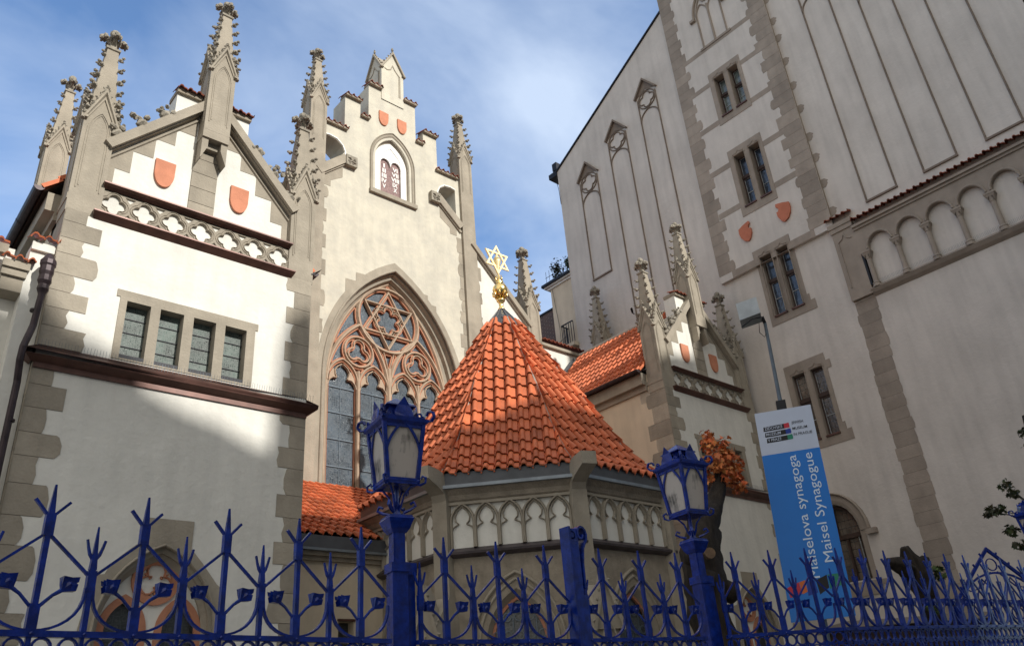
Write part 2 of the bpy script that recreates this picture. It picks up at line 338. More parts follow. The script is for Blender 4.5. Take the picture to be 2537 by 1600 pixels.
# ---- 2D outlines
def arch(c, s, w, apex, n=10, low=None):
    """pointed arch path from left foot over apex to right foot"""
    h = apex-s; Rr = (h*h+w*w)/(2*w); P = []
    cx = c-w+Rr; a1 = math.atan2(h, c-cx)
    for i in range(n+1):
        a = math.pi+(a1-math.pi)*i/n; P.append((cx+Rr*math.cos(a), s+Rr*math.sin(a)))
    Q = [(2*c-p[0], p[1]) for p in reversed(P[:-1])]
    P = P+Q
    if low is not None: P = [(c-w, low)]+P+[(c+w, low)]
    return P
def rarch(c, s, w, n=12, low=None, k=1.0):
    P = [(c-w*math.cos(math.pi*i/n), s+k*w*math.sin(math.pi*i/n)) for i in range(n+1)]
    if low is not None: P = [(c-w, low)]+P+[(c+w, low)]
    return P
def circ(cx, cz, r, n=24, a0=0): return [(cx+r*math.cos(a0+2*math.pi*i/n), cz+r*math.sin(a0+2*math.pi*i/n)) for i in range(n)]
def foil(cx, cz, n, a, b, rot=math.pi/2, m=9, close=True):
    """outline made of n lobes of radius b at distance a"""
    P = []; half = math.pi/n
    # lobe half-angle where neighbouring lobes meet
    x = a*math.cos(half); y = a*math.sin(half)
    if y < b: ang = math.pi-math.atan2(y, x-a) if False else None
    for k in range(n):
        th = rot+2*math.pi*k/n; lx = cx+a*math.cos(th); lz = cz+a*math.sin(th)
        if y < b:
            q = math.sqrt(b*b-y*y); ix, iy = x-q, 0.0
            # intersection point along the bisector
            px = (x-q); ex = px*math.cos(half)-a; ey = px*math.sin(half)
            d = x*1.0-q; ex = d*math.cos(half)-a; ey = d*math.sin(half)
            # distance along the bisector t: |t*(cos,sin)-(a,0)|=b
            t = a*math.cos(half)-math.sqrt(max(0, b*b-(a*math.sin(half))**2))
            t2 = a*math.cos(half)+math.sqrt(max(0, b*b-(a*math.sin(half))**2))
            tt = t2; phi = math.atan2(tt*math.sin(half), tt*math.cos(half)-a)
        else: phi = math.pi*0.62
        for i in range(m+1):
            an = th-phi+2*phi*i/m; P.append((lx+b*math.cos(an), lz+b*math.sin(an)))
    return P
def shield_outline(u0, u1, v1, v0, n=8):
    c = (u0+u1)/2; w = (u1-u0)/2; h = v1-v0; k = v1-h*0.42
    P = [(u0, v1), (u0+0.02*w, k)]
    for i in range(1, n+1):
        t = i/n; P.append((c-w*math.cos(t*math.pi/2)**0.9, k-(k-v0)*math.sin(t*math.pi/2)))
    Q = [(2*c-p[0], p[1]) for p in reversed(P[:-1])]
    return P+Q
def quoin_courses(mb, jb, e, sgn, v0, v1, wmin, wmax, h=0.34, d=0.008, rough=0.02, dj=0.004, taper=0.0):
    """toothed edge stones: straight edge at u=e, teeth growing towards sgn"""
    v = v0; k = 0
    while v < v1-0.05:
        hh = min(h*random.uniform(0.85, 1.15), v1-v)
        if v1-v-hh < 0.12: hh = v1-v
        w = random.uniform(wmin*0.95, wmin*1.1) if k % 2 else random.uniform(wmax*0.9, wmax*1.08)
        a, b = v+0.005, v+hh-0.005; g = (b-a)
        kind = random.random(); r = random.uniform(0.01, 0.05)
        if kind < 0.35: prof = [(w, a), (w, b)]
        elif kind < 0.7: prof = [(w-r, a), (w+0.01, a+g*0.22), (w+0.015, a+g*0.6), (w-r*0.7, b-g*0.05), (w-r*1.3, b)]
        else: prof = [(w-r*0.6, a), (w, a+g*0.35), (w-r*0.9, a+g*0.7), (w-0.2*r, b)]
        P = [(e, a)]+[(e+sgn*x, y) for x, y in prof]+[(e, b)]
        mb.tint = random.uniform(-1, 1); mb.plate(P, (), 0.0, d)
        jb.plate([(e, v), (e+sgn*(min(p[0] for p in prof)), v), (e+sgn*(min(p[0] for p in prof)), v+hh), (e, v+hh)], (), 0.0, dj)
        v += hh; k += 1
    mb.tint = 0

# ---- tiles
def tiles(mb, o, U, S, width, length, colw=0.2, row=0.32, amp=0.055, lip=0.032, wfun=None, mat_var=1.0, seg=10, prof=None, flat=False, n0=0):
    """corrugated tile field on the plane at o, U across, S downslope (unit vectors), rows overlapping downslope.
    prof: optional function s -> (point, normal) for a curved slope; wfun: s -> (umin, umax) clip"""
    U = Vector(U); S = Vector(S); N = S.cross(U).normalized()
    if N.z < 0: N = -N
    save = (mb.o, mb.U, mb.V, mb.N); mb.o = Vector((0, 0, 0)); mb.U = Vector((1, 0, 0)); mb.V = Vector((0, 1, 0)); mb.N = Vector((0, 0, 1))
    nr = max(1, int(round(length/row))); row = length/nr
    def pos(s_, u, h):
        if prof: p, nn, sl = prof(s_); return p+U*u+nn*h
        return Vector(o)+S*s_+U*u+N*h
    FR = [0, .09, .115, .16, .24, .35, .46, .54, .60, .80, .97, 1.0]; HT = [-.35, -.33, .12, .58, .90, 1.0, .90, .60, .26, .18, .10, -.35]
    for r in range(nr):
        s0 = r*row; s1 = min(length, (r+1)*row)
        if wfun: a0, b0 = wfun(s0); a1, b1 = wfun(s1)
        else: a0, b0 = 0, width; a1, b1 = 0, width
        lo, hi = min(a0, a1), max(b0, b1)
        c0 = math.floor(lo/colw); c1 = math.ceil(hi/colw)
        for c in range(c0, c1):
            us = [(c+q)*colw for q in FR]; hs_ = [amp*q for q in HT]
            top = [min(max(u, a0), b0) for u in us]; bot = [min(max(u, a1), b1) for u in us]
            if top[-1]-top[0] < 1e-4 and bot[-1]-bot[0] < 1e-4: continue
            js = random.uniform(-0.012, 0.012); jl = random.uniform(-0.004, 0.004)
            pts = [pos(s0-0.02, t, h_*0.93-0.004) for t, h_ in zip(top, hs_)]
            pts += [pos(s1+js, t, h_+lip+jl) for t, h_ in zip(bot, hs_)]
            pts += [pos(s1+js, t, h_+lip-0.024) for t, h_ in zip(bot, hs_)]
            n = len(FR); fs = []
            for k in range(n-1): fs.append((k, k+1, n+k+1, n+k)); fs.append((n+k, n+k+1, 2*n+k+1, 2*n+k))
            mb.tint = max(-0.55, min(0.55, random.gauss(0, 0.26)))*mat_var
            mb.add([tuple(p) for p in pts], fs)
    mb.tint = 0
    mb.o, mb.U, mb.V, mb.N = save

# ------------------------------------------------------------------ ground
def ground():
    b = MB(U=(1, 0, 0), V=(0, 1, 0), N=(0, 0, 1)); b.add([(-400, -400, 0), (400, -400, 0), (400, 400, 0), (-400, 400, 0)], [(0, 1, 2, 3)]); struct(obj('ground', b, 'paving', shift=True))
    b = MB(U=(1, 0, 0), V=(0, 1, 0), N=(0, 0, 1)); b.add([(-200, -8.5, 0.004), (200, -8.5, 0.004), (200, 0.8, 0.004), (-200, 0.8, 0.004)], [(0, 1, 2, 3)]); struct(obj('road', b, 'asphalt', shift=True))
    b = MB(U=(1, 0, 0), V=(0, 1, 0), N=(0, 0, 1)); b.box(-200, 21.6, 0.8, 3.0, 0, 0.13); struct(obj('pavement', b, 'paving', shift=True))
ground()

# ================================================================== SYNAGOGUE
SYN = thing('synagogue', 'cream neo-gothic synagogue with stone pinnacles and an orange tiled porch', 'synagogue', (11.75, 12.5, 0))
def FY(Y): return MB(o=(0, Y, 0))
def FX(X): return MB(o=(X, 0, 0), U=(0, -1, 0), N=(-1, 0, 0))

def pinnacle(parent, cx, cy, w, zb, zs, zp, zn, zt, niche=True, name='pinnacle', m='stone'):
    b = FY(0); c = MB(); fi = MB()
    b.tint = 0
    sides = [((1,0,0),(0,-1,0)), ((0,1,0),(1,0,0)), ((-1,0,0),(0,1,0)), ((0,-1,0),(-1,0,0))]
    def on(mb, U, N): mb.o = Vector((cx, cy, 0)); mb.U = Vector(U); mb.N = Vector(N)
    on(b, *sides[0]); b.box(-w, w, zb, zs, -w, w)
    wt = w*0.37; ws = w*0.9; zt0 = zs+0.05
    b.add([(-ws,zs,-ws),(ws,zs,-ws),(ws,zs,ws),(-ws,zs,ws),(-wt,zn,-wt),(wt,zn,-wt),(wt,zn,wt),(-wt,zn,wt)], [(0,1,5,4),(1,2,6,5),(2,3,7,6),(3,0,4,7),(4,5,6,7)])
    for U, N in sides:
        on(b, U, N); on(c, U, N)
        b.plate([(-w*0.98, zs-0.005), (w*0.98, zs-0.005), (0, zp-0.03)], (), 0.0, w-0.002)
        b.strip([(-w*1.1, zs-0.07), (0, zp), (w*1.1, zs-0.07)], 0.085*w/0.26, w-0.04, w+0.055, prof='cham')
        b.strip([(-w*0.93, zs-0.06), (0, zp-0.16*w/.26), (w*0.93, zs-0.06)], 0.03, w-0.04, w+0.022)
        if niche:
            lo = max(zb+0.2, zs-1.5)
            for q, dd in ((0.70, 0.014), (0.56, 0.010)):
                b.strip(arch(0, zs-0.28, w*q, zs+0.17*w/.26-(0.7-q)*0.3, 6, low=lo+(0.7-q)*0.4), 0.016, w-0.01, w+dd)
        n = 6
        for i in range(n):
            t = (i+0.6)/n
            for sg in (-1, 1):
                u = sg*w*1.12*(1-t); v = (zs-0.05)+(zp-zs+0.05)*t+0.05
                r = 0.036*w/.26*random.uniform(0.85, 1.2)
                c.blob((u, v, w+0.015), (r, r*1.15, r*1.1), jit=0.3); c.blob((u+sg*r*0.8, v+r*0.9, w+0.03), r*0.55, jit=0.3)
        c.blob((0, zp+0.07, w+0.02), 0.045*w/.26, jit=0.3); c.blob((0, zp+0.13, w+0.02), 0.03*w/.26, jit=0.3)
        # spire arrises (this side's right-hand corner)
        m_ = 6
        for i in range(m_):
            t = (i+0.7)/(m_+0.5); k = ws+(wt-ws)*t; v = zs+(zn-zs)*t
            r = (0.068-0.014*t)*w/.26*random.uniform(0.9, 1.12)
            g = k+r*0.55
            c.blob((g, v, g), (r*0.9, r*0.85, r*0.9), jit=0.22)
            c.blob((g+r*0.7, v+r*0.62, g+r*0.7), (r*0.62, r*0.5, r*0.62), jit=0.3)
            c.blob((g+r*0.7, v-r*0.15, g-r*0.1), r*0.42, jit=0.3); c.blob((g-r*0.1, v-r*0.15, g+r*0.7), r*0.42, jit=0.3)
    # thin ribs down the arrises
    # finial
    s = w/.26*1.22; h = zt-zn; wt = wt*0.74
    on(fi, *sides[0]); q2 = math.sqrt(2)
    fi.lathe((0, 0), [(wt*q2*1.0, zn-0.03), (wt*q2*1.75, zn-0.01), (wt*q2*1.8, zn+0.035), (wt*q2*1.0, zn+0.06), (wt*q2*0.78, zn+0.09), (wt*q2*0.72, zn+h*0.3), (wt*q2*1.2, zn+h*0.44), (wt*q2*0.5, zn+h*0.62)], 4, True)
    for U, N in sides:
        on(fi, U, N)
        # leaf arm curling out from the stalk, with lobes
        fi.tube([(0, zn+h*0.40, 0.03*s), (0, zn+h*0.56, 0.085*s), (0, zn+h*0.62, 0.14*s), (0, zn+h*0.56, 0.185*s), (0, zn+h*0.47, 0.19*s)], [0.04*s, 0.05*s, 0.05*s, 0.038*s, 0.022*s], 6)
        fi.blob((0, zn+h*0.70, 0.13*s), (0.035*s, 0.03*s, 0.035*s), jit=0.3)
        for q in (-1, 1):
            fi.blob((q*0.055*s, zn+h*0.57, 0.135*s), (0.032*s, 0.042*s, 0.04*s), jit=0.3); fi.blob((q*0.04*s, zn+h*0.47, 0.175*s), 0.022*s, jit=0.3)
        fi.blob((0.07*s, zn+h*0.50, 0.07*s), (0.03*s, 0.045*s, 0.03*s), jit=0.25)
    on(fi, *sides[0]); fi.lathe((0, 0), [(0.05*s, zn+h*0.5), (0.05*s, zn+h*0.72), (0.078*s, zn+h*0.84), (0.075*s, zn+h*0.95), (0.04*s, zn+h*1.04), (0.01*s, zn+h*1.06)], 8)
    p = obj(name, b, m, parent)
    obj('crockets', c, 'carved', p); obj('finial', fi, 'carved', p)
    return p

def leaded(parent, fr, u0, u1, v0, v1, d, m='wingglass', shape=None, bars=()):
    g = MB(o=fr.o, U=fr.U, N=fr.N)
    if shape: g.plate(shape, (), d, d)
    else: g.add([(u0, v0, d), (u1, v0, d), (u1, v1, d), (u0, v1, d)], [(0, 1, 2, 3)])
    return obj('pane', g, m, parent)

def quatrefoil_panel(b, u0, u1, v0, v1, n, d0, d1):
    """pierced band of quatrefoils"""
    pw = (u1-u0)/n; cz = (v0+v1)/2; holes = []; r = (v1-v0)/2
    for i in range(n):
        cx = u0+pw*(i+.5); holes.append(foil(cx, cz, 4, r*0.40, r*0.345, math.pi/2, 7))
        for vv, up_ in ((v1, 1), (v0, -1)):
            x = u0+pw*i
            if i == 0: continue
            a = pw*0.18; y0 = vv-up_*0.035; y1 = vv-up_*(r*0.55)
            holes.append([(x-a, y0), (x, y1), (x+a, y0)])
    b.plate([(u0, v0), (u1, v0), (u1, v1), (u0, v1)], holes, d0, d1)
    for i in range(n):
        cx = u0+pw*(i+.5)
        b.strip(foil(cx, cz, 4, r*0.40, r*0.385, math.pi/2, 7), 0.016, d1-0.01, d1+0.022, closed=True, prof='cham')
        b.strip(foil(cx, cz, 4, r*0.40, r*0.535, math.pi/2, 7), 0.015, d1-0.01, d1+0.014, closed=True, prof='cham')

def wing(Y):
    parts = []
    def keep(o): parts.append(o); return o
    c = 4.2
    f = FY(Y)
    low = arch(4.21, 3.25, 0.86, 4.48, 10, low=1.7)
    lights = [(3.14, 3.52), (3.68, 4.07), (4.24, 4.63), (4.80, 5.19)]
    fr = [(3.03, 7.30), (5.35, 7.30), (5.35, 8.40), (5.40, 8.40), (5.40, 8.53), (2.97, 8.53), (2.97, 8.40), (3.03, 8.40)]
    f.plate([(2.0, 0), (6.42, 0), (6.42, 9.84), (2.0, 9.84)], [fr, low], -0.45, 0.0)
    f.box(2.0, 6.42, 9.5, 9.84, -0.9, -0.45)
    keep(obj('front_wall', f, 'plaster', SYN))
    # side walls
    s = FX(2.0)
    s.add([(-Y, 0, 0), (-17.45, 0, 0), (-17.45, 10.3, 0), (-Y, 10.3, 0)], [(0, 1, 2, 3)])
    s.add([(-Y, 0, -4.42), (-17.45, 0, -4.42), (-17.45, 10.3, -4.42), (-Y, 10.3, -4.42)], [(0, 1, 2, 3)])
    sw = keep(obj('side_wall', s, 'yellow', SYN))
    # quoins: front corners + the long corner on the side face
    q = FY(Y); j = FY(Y)
    for (e_, sg_, a_, b_, w0, w1, hh_) in ((2.0, 1, 0, 7.02, 0.30, 0.55, 0.40), (2.0, 1, 7.28, 9.76, 0.34, 0.60, 0.33), (6.42, -1, 0, 7.02, 0.32, 0.50, 0.42), (6.42, -1, 7.28, 9.76, 0.34, 0.52, 0.38)):
        q = FY(Y); j = FY(Y); quoin_courses(q, j, e_, sg_, a_, b_, w0, w1, hh_)
        qo = keep(obj('quoins', q, 'stone', SYN)); obj('joints', j, 'joint', qo)
    q = FX(2.0); j = FX(2.0)
    quoin_courses(q, j, -Y, -1, 0, 9.95, 0.55, 0.75, 0.42, rough=0.04)
    q.box(-Y-0.62, -Y, 9.95, 10.06, 0.0, 0.035)
    q.box(-17.45, -Y-0.58, 9.98, 10.33, 0.0, 0.22); q.box(-17.45, -Y-0.58, 9.82, 9.98, 0.0, 0.07)
    keep(obj('side_quoins', q, 'stone', SYN))
    # gable wall with merlons
    g = FY(Y+0.12)
    z0 = 9.8
    g.plate([(2.45, z0), (5.95, z0), (5.95, 11.25), (4.93, 12.36), (4.93, 13.22), (3.47, 13.22), (3.47, 12.36), (2.45, 11.25)], (), -0.42, 0.0, back=True)
    gw = keep(obj('gable_wall', g, 'plaster', SYN))
    e = FY(Y+0.12)
    for sg in (1, -1):
        X = (lambda u: u) if sg == 1 else (lambda u: 2*c-u)
        pts = [(2.45, 10.40), (2.62, 10.40), (2.62, 10.92), (2.87, 10.92), (2.87, 11.41), (3.22, 11.41), (3.22, 11.87), (3.56, 11.87), (3.56, 12.26), (3.92, 12.26), (3.92, 12.75), (2.45, 11.1)]
        e.plate([(X(a), b) for a, b in pts], (), 0, 0.008)
    v = 10.42
    for k in range(5):
        e.tint = random.uniform(-1, 1); e.plate([(3.925, v+0.004), (4.40, v+0.004), (4.40, v+0.33), (3.925, v+0.33)], (), 0, 0.03); v += 0.338
    e.tint = 0
    keep(obj('stepped_stones', e, 'stone', SYN))
    # raking cope
    k = FY(Y+0.12)
    for sg in (1, -1):
        X = (lambda u: u) if sg == 1 else (lambda u: 2*c-u)
        k.strip([(X(2.42), 11.25), (X(3.99), 12.98)], 0.17, -0.46, 0.20)
        k.strip([(X(2.42), 11.13), (X(3.99), 12.86)], 0.05, -0.30, 0.12)
        k.strip([(X(2.42), 10.99), (X(3.99), 12.72)], 0.055, -0.02, 0.045, prof='cham')
    cp = keep(obj('raking_cope', k, 'stone', SYN))
    cr = FY(Y+0.0)
    for sg in (1, -1):
        for t in (0.10, 0.42, 0.74):
            u = 2.42+1.15*t; u = u if sg == 1 else 2*c-u; v = 11.25+1.73*(t*1.15/1.57)+0.19
            cr.blob((u, v, 0.0), (0.12, 0.11, 0.11), jit=0.2)
            for _ in range(9):
                a = random.uniform(0, 6.28); r = random.uniform(0.10, 0.20)
                cr.blob((u+r*math.cos(a), v+0.02+abs(r*math.sin(a))*0.75, random.uniform(-0.10, 0.10)), random.uniform(0.032, 0.06), jit=0.3)
            cr.blob((u, v-0.10, 0), (0.06, 0.10, 0.06))
    obj('crockets', cr, 'carved', cp)
    # corbel carrying the middle pinnacle
    cb = FY(Y+0.12)
    cb.box(3.945, 4.455, 12.12, 12.30, -0.05, 0.30)
    cb.plate([(3.955, 12.12), (4.075, 12.12), (4.075, 11.93), (3.955, 11.62)], (), 0, 0.26); cb.plate([(4.325, 12.12), (4.445, 12.12), (4.445, 11.62), (4.325, 11.93)], (), 0, 0.26)
    cb.box(4.075, 4.325, 11.98, 12.119, 0.0, 0.14)
    keep(obj('corbel', cb, 'stone', SYN))
    keep(pinnacle(SYN, 4.20, Y+0.12-0.05, 0.252, 12.30, 13.86, 14.50, 15.58, 16.05))
    keep(pinnacle(SYN, 2.24, Y+0.26, 0.262, 9.72, 11.70, 12.38, 13.55, 14.08))
    keep(pinnacle(SYN, 6.18, Y+0.26, 0.262, 9.72, 11.74, 12.42, 13.60, 14.12))
    # tile caps on merlons
    for (a, b_) in ((3.43, 3.95), (4.45, 4.97)):
        t = MB(); tiles(t, (a, Y+0.32, 13.32), (1, 0, 0), (0, -0.93, -0.36), b_-a, 0.36, colw=0.17, row=0.36, amp=0.04, seg=6)
        o1 = keep(obj('merlon_tiles', t, 'oldtile', SYN))
        u = FY(Y+0.12); u.box(a+0.02, b_-0.02, 13.13, 13.235, -0.40, 0.07); obj('mortar_bed', u, 'stonedark', o1)
    # shields
    for (a, b_) in ((3.26, 3.62), (4.68, 5.04)):
        t = FY(Y+0.12); t.plate(shield_outline(a, b_, 11.42, 10.85), (), 0, 0.05); keep(obj('shield', t, 'shield', SYN))
    # balustrade band
    b = FY(Y+0.06); quatrefoil_panel(b, 2.44, 5.97, 9.85, 10.36, 7, -0.04, 0.03)
    bl = keep(obj('quatrefoil_band', b, 'stone', SYN))
    b = FY(Y+0.06); b.add([(2.46, 9.84, -.006), (5.95, 9.84, -.006), (5.95, 10.37, -.006), (2.46, 10.37, -.006)], [(0, 1, 2, 3)]); obj('band_field', b, 'plaster', bl)
    b = FY(Y)
    for (u0, u1, za, zb_, zc_, dd) in ((2.38, 6.02, 9.70, 9.80, 9.825, 0.13), (2.46, 5.95, 10.355, 10.42, 10.445, 0.11)):
        b.add([(u0+.04, za, 0.0), (u1-.04, za, 0.0), (u0+.02, za+.04, dd*.45), (u1-.02, za+.04, dd*.45), (u0, zb_, dd), (u1, zb_, dd), (u0, zc_, dd), (u1, zc_, dd), (u0, zc_+.02, -.12), (u1, zc_+.02, -.12)], [(0, 1, 3, 2), (2, 3, 5, 4), (4, 5, 7, 6), (6, 7, 9, 8), (0, 2, 4, 6, 8), (1, 3, 5, 7, 9)])
    keep(obj('band_moulding', b, 'copper', SYN))
    # string course with sloped top
    b = FY(Y)
    for (u0, u1) in ((1.84, 6.58),):
        b.add([(u0, 7.06, 0.16), (u1, 7.06, 0.16), (u1, 7.13, 0.18), (u0, 7.13, 0.18), (u0+.18, 7.28, 0.0), (u1-.18, 7.28, 0.0), (u0+.12, 6.98, 0.03), (u1-.12, 6.98, 0.03),
               (u0+.16, 6.98, -5.0), (u1-.16, 6.98, -5.0)], [(0, 1, 3, 2), (2, 3, 5, 4), (6, 7, 1, 0)])
        for uu, sg in ((u0, 1), (u1, -1)):
            b.add([(uu, 7.06, 0.16), (uu, 7.06, -4.9), (uu, 7.13, -4.9), (uu, 7.13, 0.18), (uu+sg*.18, 7.28, 0.0), (uu+sg*.18, 7.28, -4.9), (uu+sg*.12, 6.98, 0.03), (uu+sg*.12, 6.98, -4.9)],
                  [(0, 1, 2, 3), (3, 2, 5, 4), (6, 7, 1, 0)])
    b.box(2.0, 6.42, 6.90, 6.985, 0.0, 0.035)
    sc_ = keep(obj('string_course', b, 'copper', SYN))
    b = FY(Y); 
    u = 1.95
    while u < 6.5: b.bar((u, 7.20, 0.10), (u+random.uniform(-.01, .01), 7.33, 0.12+random.uniform(-.02, .02)), 0.0035); u += 0.045
    obj('bird_spikes', b, 'greymetal', sc_)
    # four-light window
    w = FY(Y)
    hs = [[(a, 7.33), (b_, 7.33), (b_, 8.35), (a, 8.35)] for a, b_ in lights]
    w.plate([(3.03, 7.30), (5.35, 7.30), (5.35, 8.40), (5.40, 8.40), (5.40, 8.53), (2.97, 8.53), (2.97, 8.40), (3.03, 8.40)], hs, -0.24, 0.015)
    for a, b_ in lights:   # moulded reveals
        w.strip([(a-0.012, 7.34), (a-0.012, 8.362), (b_+0.012, 8.362), (b_+0.012, 7.34)], 0.03, -0.12, -0.10+0.05)
    ww = keep(obj('window', w, 'stone', SYN))
    for a, b_ in lights:
        leaded(ww, FY(Y), a, b_, 7.33, 8.35, -0.17)
        x = FY(Y); x.box(a, b_, 7.33, 7.40, -0.2, -0.0)
        for kk in range(1, 4): x.bar((a, 7.36+kk*0.25, -0.16), (b_, 7.36+kk*0.25, -0.16), 0.012)
        x.bar((a+0.012, 7.36, -0.19), (a+0.012, 8.35, -0.19), 0.022); x.bar((b_-0.012, 7.36, -0.19), (b_-0.012, 8.35, -0.19), 0.022); x.bar((a, 8.335, -0.19), (b_, 8.335, -0.19), 0.022)
        obj('glazing_bars', x, 'dark', ww)
    # low pointed window
    w = FY(Y)
    outp = arch(4.21, 3.25, 1.03, 4.66, 10, low=1.7); inn = arch(4.21, 3.25, 0.86, 4.48, 10, low=1.7)
    w.plate([(3.18, 1.7), (3.18, 3.3), (3.25, 3.75), (3.20, 3.80), (3.20, 3.98), (3.42, 4.02)] + [(p[0], p[1]) for p in arch(4.21, 3.25, 1.03, 4.66, 10)[5:8]] + [(3.87, 4.52), (3.87, 4.87), (4.61, 4.87), (4.61, 4.45), (4.80, 4.25), (5.05, 3.95), (5.18, 3.85), (5.24, 3.3), (5.24, 1.7)] + list(reversed(inn)), (), 0, 0.012)
    a1 = arch(4.21, 3.25, 0.86, 4.48, 10, low=1.7); a2 = arch(4.21, 3.25, 0.80, 4.38, 10, low=1.7); a3 = arch(4.21, 3.25, 0.74, 4.28, 10, low=1.7)
    w.loft(a1, a1, 0.012, -0.06); w.loft(a1, a2, -0.06, -0.07); w.loft(a2, a2, -0.07, -0.13); w.loft(a2, a3, -0.13, -0.20); w.loft(a3, a3, -0.20, -0.26)
    w.strip(a1, 0.04, 0.0, 0.045, prof='cham')
    lw = keep(obj('pointed_window', w, 'stone', SYN))
    w = FY(Y-0.0)
    L1 = arch(3.81, 3.28, 0.29, 3.74, 8, low=1.7); L2 = arch(4.61, 3.28, 0.29, 3.74, 8, low=1.7)
    w.plate(arch(4.21, 3.25, 0.77, 4.30, 10, low=1.7), [L1, L2], -0.33, -0.24)
    obj('white_tracery_back', w, 'plaster', lw)
    w = FY(Y)
    w.strip(circ(4.21, 4.0, 0.29, 24), 0.12, -0.25, -0.20, closed=True)
    w.strip(foil(4.21, 4.0, 3, 0.13, 0.135, math.pi/2, 7), 0.03, -0.25, -0.19, closed=True, prof='cham')
    for LL in (L1, L2): w.strip(LL, 0.10, -0.25, -0.21)
    for aa in (30, 150, 270):
        ca, sa = math.cos(R(aa)), math.sin(R(aa))
        w.strip([(4.21+0.20*ca, 4.0+0.20*sa), (4.21+0.10*ca, 4.0+0.10*sa)], 0.022, -0.25, -0.205)
        for q in (-40, 0, 40): w.strip([(4.21+0.11*ca, 4.0+0.11*sa), (4.21+0.11*ca-0.035*math.cos(R(aa+q)), 4.0+0.11*sa-0.035*math.sin(R(aa+q)))], 0.018, -0.25, -0.204)
    obj('salmon_tracery', w, 'salmon', lw)
    for LL in (L1, L2):
        leaded(lw, FY(Y), 0, 0, 0, 0, -0.32, 'doorglass', shape=LL)
    # roof
    t = MB(); ridge, eave = 13.15, 10.33
    run = 2.2+0.30; sl = Vector((-run, 0, eave-ridge)); ln = sl.length
    tiles(t, (c, 0, ridge), (0, 1, 0), sl.normalized(), 17.4, ln, colw=0.19, row=0.33, wfun=lambda s_: (Y+0.50, 17.40))
    sr = Vector((run, 0, eave-ridge))
    tiles(t, (c, 0, ridge), (0, 1, 0), sr.normalized(), 17.4, ln, colw=0.19, row=0.33, wfun=lambda s_: (Y+0.50, 17.40))
    rf = keep(obj('wing_roof', t, 'tile', SYN))
    t = MB()
    t.add([(c, 0, 0), (c-run, 0, 0), (c-run, 0, 0)], [])
    t2 = FY(0); t2.tube([(c, ridge+0.03, -(Y+0.5)), (c, ridge+0.03, -17.4)], 0.07, 8); obj('ridge_mortar', t2, 'mortar', rf)
    t3 = MB(); t3.o = Vector((0, 0, 0)); t3.U = Vector((1, 0, 0)); t3.V = Vector((0, 0, 1)); t3.N = Vector((0, -1, 0))
    t3.add([(c, ridge-0.06, -(Y+0.5)), (c-run, eave-0.06, -(Y+0.5)), (c-run, eave-0.06, -17.4), (c, ridge-0.06, -17.4), (c+run, eave-0.06, -(Y+0.5)), (c+run, eave-0.06, -17.4)], [(0, 1, 2, 3), (0, 4, 5, 3)])
    obj('roof_deck', t3, 'wood', rf)
    for sg in (-1, 1):
        gt = MB(); x = c+sg*(run+0.07); pts = []; n = 8
        prof = [(x-0.085*math.cos(math.pi*i/n), 10.36-0.085*math.sin(math.pi*i/n)) for i in range(n+1)]
        y0, y1 = Y+0.52, 17.4
        gt.U = Vector((1, 0, 0)); gt.N = Vector((0, 1, 0)); gt.o = Vector((0, 0, 0))
        gt.add([(p[0], p[1], y0) for p in prof]+[(p[0], p[1], y1) for p in prof], [(i, i+1, n+2+i, n+1+i) for i in range(n)]+[tuple(range(n+1))])
        for yy in (y0+1.2, y0+2.4, y0+3.6): gt.add([(p[0]+(p[0]-x)*0.08, p[1]-0.006, yy) for p in prof]+[(p[0]+(p[0]-x)*0.08, p[1]-0.006, yy+0.04) for p in prof], [(i, i+1, n+2+i, n+1+i) for i in range(n)])
        keep(obj('gutter', gt, 'pipe', SYN))
    return parts
WP = wing(12.5)
for o in WP: dup(o, SYN, (15.07, -0.25, 0))

